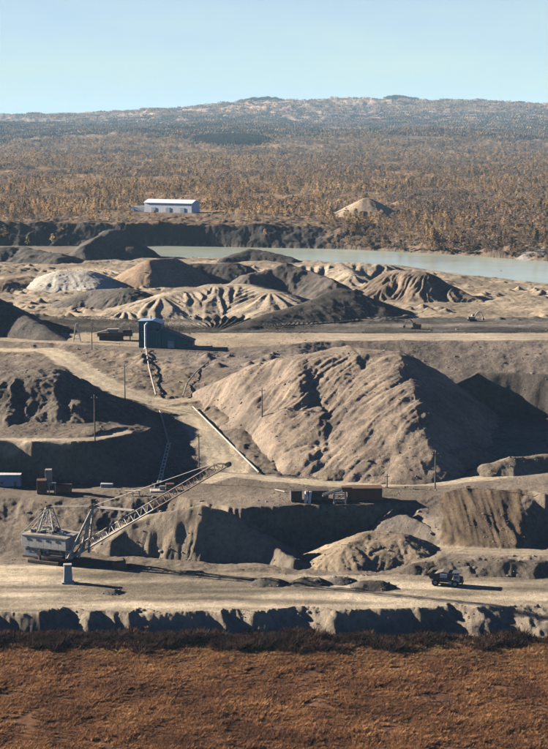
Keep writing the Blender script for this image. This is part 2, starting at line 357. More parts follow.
FAN = P(212, 334, 38)            # hub of the fan of bulldozed ribs on the upper field
def ground(x, y):
    """final ground height, plus the albedo of the ground and road index"""
    near = sstep(520, 560, y)*(1-sstep(1000, 1150, y))
    fl = ridged(x*0.085, y*0.02, 3, 5)*2.6 + fbm(x*0.03, y*0.03, 3, 9)*4.0
    wall = (sstep(524, 532, y)*(1-sstep(546, 556, y)))
    yw = y + fl*near*0.9*(1-.7*sstep(840, 880, y)) + wall*(ridged(x*0.09+y*0.07, y*0.05, 3, 61)*5.0*(.35+.9*np.clip(.5+fbm(x*.02, 0*y, 2, 63), 0, 1))*(1-sstep(20, 28, x)*(1-sstep(47, 54, x))) + fbm(x*0.05, 0*y, 3, 62)*4.5 + 1.0)
    xw = x + fbm(x*0.02+40, y*0.02, 3, 21)*4.0*near
    z, zone, zt = loft(xw, yw)
    rg = ROUGH[zone]
    big = fbm(x*0.012, y*0.012, 3, 31)*sstep(1000, 1400, y)*1.2
    far = fbm(x*0.0009, y*0.0006, 4, 71)*sstep(6200, 8000, y)*1.6
    med = fbm(x*0.06, y*0.06, 4, 3); fine = ridged(x*0.22, y*0.22, 3, 77)*(zone != 4) + fbm(x*.03, y*.5, 2, 78)*.8*(zone == 4)
    disp = rg*(big + far + (med*1.0 + fine*0.42)*(1-sstep(2300, 3000, y)))
    # bulldozed ribs
    fx, fy = x-FAN[0], y-FAN[1]; rr = np.hypot(fx, fy); an = np.arctan2(fx, fy)
    fm = sstep(10, 40, rr)*(1-sstep(120, 190, rr))*sstep(-1.35, -1.0, an)*(1-sstep(1.0, 1.3, an))
    fm = fm*(1-sstep(1180, 1260, y))
    tri = np.abs(((an*11 + fbm(x*0.02, y*0.02, 2, 8)*0.8) % 1.0)*2-1)
    ribs = (tri*3.4 - 1.4)*fm
    # row ridges elsewhere on the upper field
    um = sstep(1120, 1170, y)*(1-sstep(1420, 1480, y))
    ph = (x*0.075+y*0.05 + fbm(x*0.012, y*0.012, 3, 14)*2.2) % 1.0
    rows = (np.abs(ph*2-1)*3.2-1.6)*um*sstep(0.0, 0.45, fbm(x*0.008, y*0.008, 2, 15)+0.05)*0.8
    um_ = (y > 1040) & (y < 1480) | (y > 800) & (y < 925) & (x < 0)
    if um_.any():
        X1, Y1 = x[um_], y[um_]; cs = 11.0; ci = np.floor(X1/cs); cj = np.floor(Y1/cs); bump = np.zeros(X1.shape)
        for oi in (-1, 0, 1):
            for oj in (-1, 0, 1):
                h1 = _hash(ci+oi, cj+oj, 501)/65535.0; h2 = _hash(ci+oi, cj+oj, 502)/65535.0; h3 = _hash(ci+oi, cj+oj, 503)/65535.0
                dd = np.hypot(X1-(ci+oi+.2+.6*h1)*cs, Y1-(cj+oj+.2+.6*h2)*cs)
                bump = np.maximum(bump, (h3 > .45)*(1.2+2.2*h3-dd*.55))
        bm_ = sstep(.08, .3, fbm(X1*0.011, Y1*0.011, 2, 505))
        ribs[um_] += np.maximum(bump+fbm(X1*.15, Y1*.15, 3, 507)*.7-.2, 0)*bm_*np.clip(.75+.9*fbm(X1*.035, Y1*.035, 2, 506), .15, 1.3)
    # wheel tracks raking down the ramp on the right
    a = x/np.maximum(y, 60)
    a = a + fbm(x*.06, y*.06, 3, 49)*.0035
    ramp_m = (zone == 7)*sstep(0.105, 0.112, a)*(1-sstep(0.158, 0.163, a))
    trk = (ridged(x*0.09+fbm(x*.02, y*.02, 2, 4)*.5, y*0.004, 2, 44)*0.95 + ridged(x*0.4, y*0.008, 2, 46)*0.3)*ramp_m
    disp = disp*(1-.8*ramp_m)
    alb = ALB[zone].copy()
    nb = np.clip(0.5+0.9*fbm(x*0.02, y*0.02, 4, 41), 0, 1)[..., None]
    m_up = ((zone >= 15) & (zone <= 18))[..., None]
    alb = np.where(m_up, alb*(0.62+0.5*nb), alb*(0.82+0.34*nb))
    bd = fbm(x*0.004, y*0.06, 4, 57)[..., None]
    alb = np.where((zone == 15)[..., None], alb*np.clip(1+1.3*bd, .5, 2.0), alb)
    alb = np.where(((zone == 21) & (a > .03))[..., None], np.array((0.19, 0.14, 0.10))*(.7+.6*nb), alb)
    alb = np.where((ramp_m > 0.3)[..., None], np.array((0.185, 0.135, 0.09)), alb)
    rz = np.zeros(x.shape); rid = np.full(x.shape, -1)
    damp = np.ones(x.shape); zr = z.copy()
    for i, (pl, hw, nm, col) in enumerate(ROADS):
        lo = pl.min(0)-40; hi = pl.max(0)+40
        m = (x > lo[0]) & (x < hi[0]) & (y > lo[1]) & (y < hi[1])
        if not m.any(): continue
        d, zc, tt = seg_dist(x[m], y[m], pl)
        d = d + fbm(x[m]*0.1, y[m]*0.1, 3, 90+i)*hw*0.3
        k = 1-sstep(hw*0.75, hw*1.6, d)
        zr[m] = zr[m]*(1-k)+zc*k
        damp[m] = np.minimum(damp[m], 1-0.85*k)
        kc = (1-sstep(hw*0.7, hw*1.25, d))[:, None]
        rut = 0.96+0.12*np.cos(d/hw*7.0)[:, None]
        alb[m] = alb[m]*(1-kc) + np.array(col)*rut*kc
        r2 = rid[m]; r2[d < hw*0.95] = i; rid[m] = r2
    z = zr + (disp + ribs + rows + trk)*damp
    for px, py, r, pz in PADS:
        m = (np.abs(x-px) < 2*r) & (np.abs(y-py) < 2*r)
        if not m.any(): continue
        k = 1-sstep(r*0.8, r*1.7, np.hypot(x[m]-px, y[m]-py))
        z[m] = z[m]*(1-k)+pz*k
    # the haul road is the whole bench between the ditch wall and the pits
    hr = (zone == 4)
    tr = fbm(x*0.012, y*0.085, 3, 55)[..., None]
    alb = np.where(hr[..., None] & (rid < 0)[..., None], alb*np.clip(0.86+0.85*tr, .45, 1.25), alb)
    rid = np.where(hr & (rid < 0), 50, rid)
    return z, alb, rid, zone
def gz(x, y):
    return float(ground(np.array([float(x)]), np.array([float(y)]))[0][0])

# ------------------------------------------------------------------ object helpers
def tag(o, label=None, cat=None, group=None, kind=None):
    if label: o['label'] = label
    if cat: o['category'] = cat
    if group: o['group'] = group
    if kind: o['kind'] = kind
    return o
def np_mesh(name, co, quads, alb=None, smooth=True):
    me = bpy.data.meshes.new(name)
    me.vertices.add(len(co)); me.vertices.foreach_set('co', np.ascontiguousarray(co, np.float32).ravel())
    nq = len(quads)
    me.loops.add(nq*4); me.loops.foreach_set('vertex_index', np.ascontiguousarray(quads, np.int32).ravel())
    me.polygons.add(nq); me.polygons.foreach_set('loop_start', np.arange(nq, dtype=np.int32)*4)
    if smooth: me.polygons.foreach_set('use_smooth', np.ones(nq, bool))
    if alb is not None:
        at = me.attributes.new('albedo', 'FLOAT_COLOR', 'POINT')
        c4 = np.ones((len(co), 4), np.float32); c4[:, :3] = alb
        at.data.foreach_set('color', c4.ravel())
    me.update(calc_edges=True); return me
def sub_mesh(name, co, quads, alb, m, kind='structure'):
    """an object from some of the quads of a big grid"""
    used = np.unique(quads); rm = np.zeros(len(co), np.int64); rm[used] = np.arange(len(used))
    me = np_mesh(name, co[used], rm[quads], alb[used] if alb is not None else None)
    me.materials.append(m); o = bpy.data.objects.new(name, me); COL.objects.link(o)
    if kind: o['kind'] = kind
    return o

# ------------------------------------------------------------------ build the ground
ys = np.concatenate([np.arange(-300, 380, 40.0), np.arange(380, 505, 2.2), np.arange(505, 560, 0.7), np.arange(560, 965, 0.8),
                     np.arange(965, 1360, 1.5), np.arange(1360, 1500, 3.0), np.arange(1500, 1850, 1.7), np.arange(1850, 2000, 3.0), 2000*np.power(1.0115, np.arange(0, 202))])
ai = np.linspace(-0.185, 0.185, 500)
ao = 0.185*np.power(1.12, np.arange(1, 20))
acol = np.concatenate([-ao[::-1], ai, ao])
GY, GA = np.meshgrid(ys, acol, indexing='ij')
GX = GA*np.maximum(GY, 380.0)
R_, C_ = GX.shape
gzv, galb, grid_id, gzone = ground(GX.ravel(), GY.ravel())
gco = np.stack([GX.ravel(), GY.ravel(), gzv], 1)
idx = np.arange(R_*C_).reshape(R_, C_)
quads = np.stack([idx[:-1, :-1], idx[:-1, 1:], idx[1:, 1:], idx[1:, :-1]], -1).reshape(-1, 4)
qid = grid_id[quads[:, 0]]
qy = GY.ravel()[quads[:, 0]]
far_q = qy > 2150
ri = R_
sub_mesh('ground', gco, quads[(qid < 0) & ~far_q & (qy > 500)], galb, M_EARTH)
sub_mesh('heath_ground', gco, quads[(qid < 0) & (qy <= 500)], galb, M_EARTH)
sub_mesh('haul_road', gco, quads[qid == 50], galb, M_EARTH)
for i, (pl, hw, nm, col) in enumerate(ROADS):
    q = quads[qid == i]
    if len(q): sub_mesh(nm, gco, q, galb, M_EARTH)
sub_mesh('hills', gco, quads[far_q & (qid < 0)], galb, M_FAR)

# the lake
def strip(name, a_pts, b_pts, z, m):
    co = [(x, y, z) for x, y in a_pts]+[(x, y, z) for x, y in b_pts]; n = len(a_pts)
    q = [(i, i+1, n+i+1, n+i) for i in range(n-1)]
    me = bpy.data.meshes.new(name); me.from_pydata(co, [], q); me.materials.append(m)
    o = bpy.data.objects.new(name, me); COL.objects.link(o); o['kind'] = 'structure'; return o
nl = [P(u, v, 33.6) for u, v in NEAR]; fl_ = [P(u, v, 33.6) for u, v in FARS]
us = np.linspace(-0.107, 0.30, 30)
na = np.array(nl); fa = np.array(fl_)
ny = np.interp(us, na[:, 0]/na[:, 1], na[:, 1])-6; fy = np.interp(us, fa[:, 0]/fa[:, 1], fa[:, 1])+6
strip('lake', [(u*y, y) for u, y in zip(us, ny)], [(u*y, y) for u, y in zip(us, fy)], 33.6, M_LAKE)

# ------------------------------------------------------------------ spoil heaps, each a thing of its own
HEAPS = []; HGRID = []
def heap(name, label, ridges, slope, col, step=0.8, k_right=1.0, gully=1.0, gfreq=0.12, rough=0.6, round_=2.0, col2=None, k_front=1.0, cat='spoil heap', group=None, diag=0.0, reach=None, seed=None, terr=0.0, groove=None, rib=None, k_left=1.0, avoid=False):
    """ridges: crest lines as (u, v, z) seen in the photo; the flanks fall away at the given slope"""
    seed = seed if seed is not None else 100+len(HEAPS)*13
    R3 = [np.array([P(*p) for p in r]) for r in ridges]
    allp = np.concatenate(R3); zmin = allp[:, 2].min()
    rad = reach or ((allp[:, 2].max()-8)/slope*1.1 if allp[:, 2].max() > 60 else (allp[:, 2].max()-zmin+14)/slope*1.15)
    rad = min(rad, 130)
    x0, y0 = allp[:, 0].min()-rad, allp[:, 1].min()-rad; x1, y1 = allp[:, 0].max()+rad, allp[:, 1].max()+rad
    xs = np.arange(x0, x1+step, step); yv = np.arange(y0, y1+step, step)
    Y, X = np.meshgrid(yv, xs, indexing='ij'); x = X.ravel(); y = Y.ravel()
    wx = x + fbm(x*0.05, y*0.05, 3, seed)*4.0*min(1, slope*2)*rough; wy = y + fbm(x*0.05+9, y*0.05, 3, seed+5)*4.0*rough
    h = np.full(x.shape, -1e9); T = np.zeros(x.shape); Dm = np.zeros(x.shape)
    for ri_, pl in enumerate(R3):
        s0 = 0.0; kl = k_left[ri_] if isinstance(k_left, (list, tuple)) else k_left
        for p, q in zip(pl[:-1], pl[1:]):
            ex, ey = q[0]-p[0], q[1]-p[1]; L = math.hypot(ex, ey)+1e-6
            t = np.clip(((wx-p[0])*ex+(wy-p[1])*ey)/(L*L), 0, 1)
            dx = wx-(p[0]+t*ex); dy = wy-(p[1]+t*ey); d = np.hypot(dx, dy)+1e-6
            kr = 1+(k_right-1)*sstep(0.0, 0.9, dx/d)+(kl-1)*sstep(0.0, 0.9, -dx/d)
            kf = 1+(k_front-1)*sstep(0.0, 0.9, -dy/d)
            s = slope*kr*kf
            hh = p[2]+(q[2]-p[2])*t - (np.sqrt((s*d)**2+round_**2)-round_)
            m = hh > h
            ang = np.arctan2(dx, dy)
            h = np.where(m, hh, h); T = np.where(m, s0+t*L+ang*14.0, T); Dm = np.where(m, d, Dm); s0 += L
    # gullies running down the flanks, lumps, fine relief
    gm = sstep(1.5, 14.0, Dm)
    g = ridged(T*gfreq + diag*Dm*0.05 + fbm(x*0.03, y*0.03, 2, seed+3)*0.8, Dm*0.02, 3, seed+7)
    rill = ridged(T*gfreq*4.3 + fbm(x*0.06, y*0.06, 2, seed+4)*0.9, Dm*0.05, 2, seed+29)
    h = h + g*gm*gully*1.7 + rill*gm*min(gully, 1.0)*0.55 + fbm(x*0.035, y*0.035, 3, seed+11)*2.2*rough
    h = h + (ridged(x*0.13, y*0.13, 3, seed+19)*0.8 + ridged(x*0.42, y*0.42, 2, seed+20)*0.32)*rough
    if groove:
        ga, gf, gamp = groove; ca, sa = math.cos(ga), math.sin(ga)
        al = x*ca+y*sa; pe = -x*sa+y*ca + fbm(x*0.02, y*0.02, 2, seed+41)*5
        gn = ridged(pe*gf, al*gf*0.10, 3, seed+43)
        h = h + gn*gamp*gm*(0.55+0.6*fbm(x*0.02, y*0.02, 2, seed+47))
    if rib:
        rf_, ra = rib; ph = (T*rf_ + fbm(x*0.03, y*0.03, 2, seed+51)*0.5) % 1.0
        h = h + (np.abs(ph*2-1)-0.5)*ra*gm
    if terr: h = h + np.sin(h*0.9+fbm(x*.03, y*.03, 2, seed)*3)*terr
    if avoid: h = h - (1-sstep(11, 26, seg_dist(x, y, ROADS[0][0])[0]))*9
    base = ground(x, y)[0]
    n0, n1 = len(yv), len(xs); ii = np.arange(n0*n1).reshape(n0, n1)
    q = np.stack([ii[:-1, :-1], ii[:-1, 1:], ii[1:, 1:], ii[1:, :-1]], -1).reshape(-1, 4)
    above = h > base-0.8
    keep = above[q].all(1)
    q = q[keep]
    if len(q) == 0: print('EMPTY HEAP', label); return None
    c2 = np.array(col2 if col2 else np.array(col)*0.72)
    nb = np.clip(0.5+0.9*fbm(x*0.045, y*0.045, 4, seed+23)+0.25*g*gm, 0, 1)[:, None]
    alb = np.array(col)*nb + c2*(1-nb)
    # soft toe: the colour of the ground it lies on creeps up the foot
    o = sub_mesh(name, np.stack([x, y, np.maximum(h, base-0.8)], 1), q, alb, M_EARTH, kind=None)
    tag(o, label, cat, group)
    HGRID.append((xs[0], yv[0], step, np.where(above, h, -99).reshape(n0, n1)))
    HEAPS.append(o); return o

TAN = (0.40, 0.29, 0.20); SANDH = (0.52, 0.43, 0.32); GREYH = (0.21, 0.185, 0.16); DARKH = (0.10, 0.09, 0.085); BRN = (0.30, 0.225, 0.165); WHT = (0.74, 0.68, 0.57)
heap('spoil_heap', 'largest brown gullied spoil heap in the middle of the pit',
     [[(242, 391, 33), (262, 374, 42), (300, 356, 52), (350, 347, 56), (398, 354, 54)], [(398, 354, 54), (412, 385, 44), (406, 425, 30), (390, 456, 19)], [(398, 354, 54), (418, 364, 47)], [(302, 357, 51), (318, 405, 35), (314, 440, 24)], [(320, 372, 47), (345, 410, 33), (335, 440, 24)], [(276, 385, 39), (294, 425, 27), (292, 452, 20)]],
     0.46, (0.36, 0.285, 0.215), step=0.6, k_right=1.8, k_left=(1.7, 1.0, 1.0, 1.0, 1.0, 1.6), avoid=True, gully=0.5, gfreq=0.07, rough=0.38, round_=6.0, col2=(0.25, 0.20, 0.16), groove=(math.atan2(-.8, -.6), 0.115, 1.5))
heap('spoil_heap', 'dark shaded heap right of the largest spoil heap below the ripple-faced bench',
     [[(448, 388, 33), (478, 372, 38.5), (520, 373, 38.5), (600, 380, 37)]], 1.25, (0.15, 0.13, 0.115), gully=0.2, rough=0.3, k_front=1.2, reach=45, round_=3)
heap('spoil_heap', 'pale-topped ridge with dark front behind the haul road under the dragline boom',
     [[(112, 540, 5), (130, 524, 10), (155, 513, 14), (200, 508, 17), (225, 515, 14), (245, 528, 9.5), (270, 543, 5), (298, 560, 1.5)]],
     0.75, (0.36, 0.29, 0.21), step=0.55, gully=1.0, gfreq=0.16, rough=0.45, k_front=1.9, col2=(0.22, 0.19, 0.16))
heap('spoil_heap', 'light sandy mound in front of the shaded pit left of the ramp',
     [[(337, 556, 3), (350, 545, 6), (368, 533, 8.5), (398, 533, 8.5), (415, 542, 5)], [(385, 548, 5), (412, 556, 3)]], 0.52, (0.38, 0.30, 0.21), step=0.5, gully=0.5, rough=0.5)
heap('spoil_heap', 'grey sloping tongue of spoil between the shaded pit and the ramp',
     [[(392, 509, 11), (418, 522, 8), (445, 536, 5)]], 1.1, (0.27, 0.23, 0.19), step=0.5, gully=0.3, rough=0.4, reach=16)
heap('berm', 'low lit berm along the bench road below the largest heap', [[(330, 471, 16.5), (372, 467, 18.5), (405, 461, 20), (440, 453, 22), (474, 449, 22.5)]], 0.6, (0.34, 0.275, 0.205), step=0.55, gully=0.6, rough=0.5, cat='berm', k_front=1.4)
heap('berm', 'low lit berm at the right edge above the ramp', [[(487, 466, 18.5), (512, 458, 21), (540, 455, 21.5), (600, 452, 22)]], 0.6, (0.33, 0.27, 0.20), step=0.55, gully=0.6, rough=0.5, cat='berm', k_front=1.4)
heap('berm', 'dark rough berm behind the haul road below the ramp', [[(418, 562, 3.5), (450, 560, 4.5), (500, 561, 4.5), (600, 561, 4.5)]], 0.8, (0.19, 0.16, 0.13), step=0.5, gully=0.8, rough=0.6, cat='berm')
heap('spoil_heap', 'dark rough mound left of the winding road above the shaded wall',
     [[(-50, 372, 45), (18, 373, 46.5), (55, 369, 48), (80, 384, 42), (104, 398, 36), (120, 409, 31)], [(20, 380, 44), (10, 415, 32)]], 0.40, (0.22, 0.185, 0.15), step=0.6, gully=0.7, rough=0.75, k_right=1.8, round_=2.5)
heap('spoil_heap', 'smooth dark triangular heap at the left edge above the winding road',
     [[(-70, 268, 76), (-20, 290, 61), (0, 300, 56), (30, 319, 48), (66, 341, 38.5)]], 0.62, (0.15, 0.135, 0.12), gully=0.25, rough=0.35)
heap('spoil_heap', 'smooth tan flat-topped heap below the lake behind the blue plant', [[(148, 260, 56.5), (174, 258, 57)]], 0.58, (0.42, 0.30, 0.205), step=1.0, gully=0.35, rough=0.3, col2=(0.33, 0.24, 0.17), round_=1.0, reach=60)
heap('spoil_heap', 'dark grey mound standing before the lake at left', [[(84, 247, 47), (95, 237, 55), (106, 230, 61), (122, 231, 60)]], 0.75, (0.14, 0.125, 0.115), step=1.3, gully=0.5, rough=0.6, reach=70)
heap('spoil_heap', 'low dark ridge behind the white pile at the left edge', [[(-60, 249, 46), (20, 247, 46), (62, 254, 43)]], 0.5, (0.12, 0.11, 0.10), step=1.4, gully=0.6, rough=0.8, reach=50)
heap('spoil_heap', 'white limestone-like pile on the upper field at left', [[(60, 271, 50.5), (82, 270, 51)]], 0.42, WHT, step=0.9, gully=0.35, gfreq=0.16, rough=0.3, col2=(0.52, 0.48, 0.41), reach=40)
heap('spoil_heap', 'pinkish brown low mound at the left edge beside the white pile', [[(6, 281, 44), (25, 276, 46), (45, 280, 43)]], 0.42, (0.36, 0.26, 0.19), step=1.0, gully=0.5, rough=0.6, reach=40)
heap('spoil_heap', 'grey furrowed heap in front of the white pile', [[(76, 298, 44), (100, 289, 49), (128, 289, 50), (138, 296, 46)]], 0.42, (0.19, 0.17, 0.15), step=0.8, gully=0.4, gfreq=0.2, rough=0.3, reach=45, groove=(.7, .12, 1.2))
heap('spoil_heap', 'pale ribbed sand heap behind the blue plant', [[(128, 309, 44), (160, 297, 50), (185, 290, 53), (215, 285, 55.5), (245, 284, 56), (272, 292, 53)]], 0.33, SANDH, step=0.7, gully=0.25, gfreq=0.08, rough=0.3, reach=75, rib=(0.17, 1.2))
heap('spoil_heap', 'long heap casting the broad dark shadow on the plateau', [[(228, 329, 40.5), (270, 313, 45.5), (310, 302, 50), (338, 288, 56)]], 0.62, (0.13, 0.115, 0.10), step=0.8, gully=0.25, rough=0.3, reach=62, k_right=.62)  # albedo darkened to carry the shadow on its face
heap('spoil_heap', 'dark peaked heap behind the ribbed sand heap', [[(250, 274, 53), (272, 268, 56), (286, 262.5, 60), (308, 270, 55), (332, 281, 49)]], 0.6, (0.19, 0.165, 0.145), step=0.9, gully=0.6, rough=0.6, reach=55)
heap('spoil_heap', 'fluted brown heap with dark right flank below the right half of the lake', [[(398, 270, 56.5), (424, 272, 56), (450, 285, 47.5), (478, 299, 39)], [(398, 270, 56.5), (385, 285, 47)]], 0.56, (0.30, 0.23, 0.17), step=0.8, gully=1.2, gfreq=0.22, rough=0.5, k_right=1.3, reach=55)
heap('spoil_heap', 'pale sand dunes under the middle of the lake', [[(292, 265, 48), (340, 262.5, 50.5), (384, 265, 49)], [(340, 262.5, 50.5), (352, 275, 44)]], 0.42, SANDH, step=1.0, gully=0.6, gfreq=0.12, rough=0.5, reach=45, rib=(.11, 1.6))
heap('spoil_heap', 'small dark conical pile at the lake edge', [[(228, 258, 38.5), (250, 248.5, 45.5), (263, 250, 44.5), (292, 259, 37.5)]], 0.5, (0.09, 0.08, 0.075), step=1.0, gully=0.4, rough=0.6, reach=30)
heap('spoil_heap', 'dark flat heap right of the smooth tan heap', [[(190, 264, 50.5), (235, 263, 51)]], 0.5, (0.12, 0.11, 0.10), step=1.0, gully=0.4, rough=0.5, reach=45)  # dark grey stands in for shade on the side turned from the sun
heap('sand_pile', 'lone pale sand pile among the trees beyond the lake', [[(364, 198, 70), (369, 198, 70)]], 0.52, (0.47, 0.37, 0.26), step=1.5, gully=0.2, rough=0.25, round_=0.5, cat='sand pile', reach=60)
heap('spoil_heap', 'pale grey rocky slope on the far bank at the right edge', [[(535, 252, 39), (555, 242, 45), (590, 232, 52)]], 0.5, (0.36, 0.33, 0.30), step=1.5, gully=1.0, rough=0.8, reach=60)
for rd, lab in [([(262, 579, 2.2), (277, 579, 2.2)], 'leftmost of the low gravel piles along the back of the haul road'),
                ([(303, 578, 2.4), (318, 578, 2.4)], 'second low gravel pile on the haul road near its back edge'),
                ([(364, 580, 2.8), (382, 581, 2.5)], 'dark gravel pile on the haul road nearest the dump truck'),
                ([(338, 577, 2.0), (348, 577, 2.0)], 'small gravel pile between two others at the back of the haul road'),
                ([(108, 589, 1.4), (116, 589, 1.4)], 'small dark gravel pile in the middle of the haul road at left')]:
    heap('gravel_pile', lab, [rd], 0.55, (0.17, 0.15, 0.13), step=0.35, gully=0.2, rough=0.3, round_=0.5, cat='gravel pile', group='gravel piles on the haul road', reach=10)

def surf(x, y):
    """height of the ground or of the heap lying on it"""
    x = np.atleast_1d(np.asarray(x, float)); y = np.atleast_1d(np.asarray(y, float)); z = ground(x, y)[0]
    for hx0, hy0, st, H in HGRID:
        i = np.round((y-hy0)/st).astype(int); j = np.round((x-hx0)/st).astype(int)
        m = (i >= 0) & (j >= 0) & (i < H.shape[0]) & (j < H.shape[1])
        z[m] = np.maximum(z[m], H[i[m], j[m]])
    return z
def hit2(u, v):
    """first point of ground or heap seen at photo pixel (u, v)"""
    yy = np.arange(505, 1700, 0.5); cx = (u-274.0)/F; cy = (374.5-v)/F
    t = yy/(CT+cy*ST); xx = cx*t; zz = CZ+(-ST+cy*CT)*t
    k = int(np.argmax(surf(xx, yy) >= zz)); return float(xx[k]), float(yy[k]), float(zz[k])
def gz2(x, y): return float(surf(x, y)[0])

# ------------------------------------------------------------------ mesh builder for the built things
class MB:
    def __init__(s): s.v = []; s.f = []
    def box(s, c, size, rot=None, taper=1.0):
        n = len(s.v); hx, hy, hz = size[0]/2, size[1]/2, size[2]/2
        for dz in (-1, 1):
            k = taper if dz > 0 else 1.0
            for dx, dy in ((-1, -1), (1, -1), (1, 1), (-1, 1)):
                p = Vector((dx*hx*k, dy*hy*k, dz*hz))
                if rot is not None: p = rot @ p
                s.v.append(tuple(p+Vector(c)))
        for q in ((0, 3, 2, 1), (4, 5, 6, 7), (0, 1, 5, 4), (1, 2, 6, 5), (2, 3, 7, 6), (3, 0, 4, 7)):
            s.f.append([n+i for i in q])
        return s
    def bar(s, a, b, r, seg=6, r2=None):
        a = Vector(a); b = Vector(b); d = (b-a).normalized()
        up = Vector((0, 0, 1)) if abs(d.z) < 0.95 else Vector((1, 0, 0))
        e1 = d.cross(up).normalized(); e2 = d.cross(e1)
        n = len(s.v); r2 = r if r2 is None else r2
        for p, rr in ((a, r), (b, r2)):
            for i in range(seg):
                t = 2*math.pi*i/seg; s.v.append(tuple(p+(e1*math.cos(t)+e2*math.sin(t))*rr))
        for i in range(seg): j = (i+1) % seg; s.f.append([n+i, n+j, n+seg+j, n+seg+i])
        s.f.append([n+i for i in range(seg)][::-1]); s.f.append([n+seg+i for i in range(seg)])
        return s
    def tube(s, pts, r, seg=6):
        for a, b in zip(pts[:-1], pts[1:]): s.bar(a, b, r, seg)
        return s
    def prism(s, prof, y0, y1):
        """profile in x,z extruded along y"""
        n = len(s.v); k = len(prof)
        for y in (y0, y1):
            for x, z in prof: s.v.append((x, y, z))
        for i in range(k): j = (i+1) % k; s.f.append([n+i, n+j, n+k+j, n+k+i])
        s.f.append([n+i for i in range(k)][::-1]); s.f.append([n+k+i for i in range(k)])
        return s
    def build(s, name, m, parent=None, bevel=0.0, smooth=False):
        me = bpy.data.meshes.new(name); me.from_pydata(s.v, [], s.f)
        bm = bmesh.new(); bm.from_mesh(me); bmesh.ops.recalc_face_normals(bm, faces=bm.faces)
        if bevel: bmesh.ops.bevel(bm, geom=list(bm.edges), offset=bevel, segments=1, affect='EDGES', clamp_overlap=True)
        bm.to_mesh(me); bm.free(); me.materials.append(m)
        if smooth:
            for p in me.polygons: p.use_smooth = True
        o = bpy.data.objects.new(name, me); COL.objects.link(o)
        if parent: o.parent = parent
        return o
def empty(name, loc, rz=0.0, label=None, cat=None, group=None):
    o = bpy.data.objects.new(name, None); COL.objects.link(o); o.location = loc; o.rotation_euler = (0, 0, rz)
    o.empty_display_size = 1.0
    return tag(o, label, cat, group)
def copy_tree(o, parent=None):
    c = o.copy(); COL.objects.link(c); c.parent = parent
    for ch in o.children: copy_tree(ch, c)
    return c
def ry(a): return Matrix.Rotation(a, 3, 'Y')
def rzm(a): return Matrix.Rotation(a, 3, 'Z')

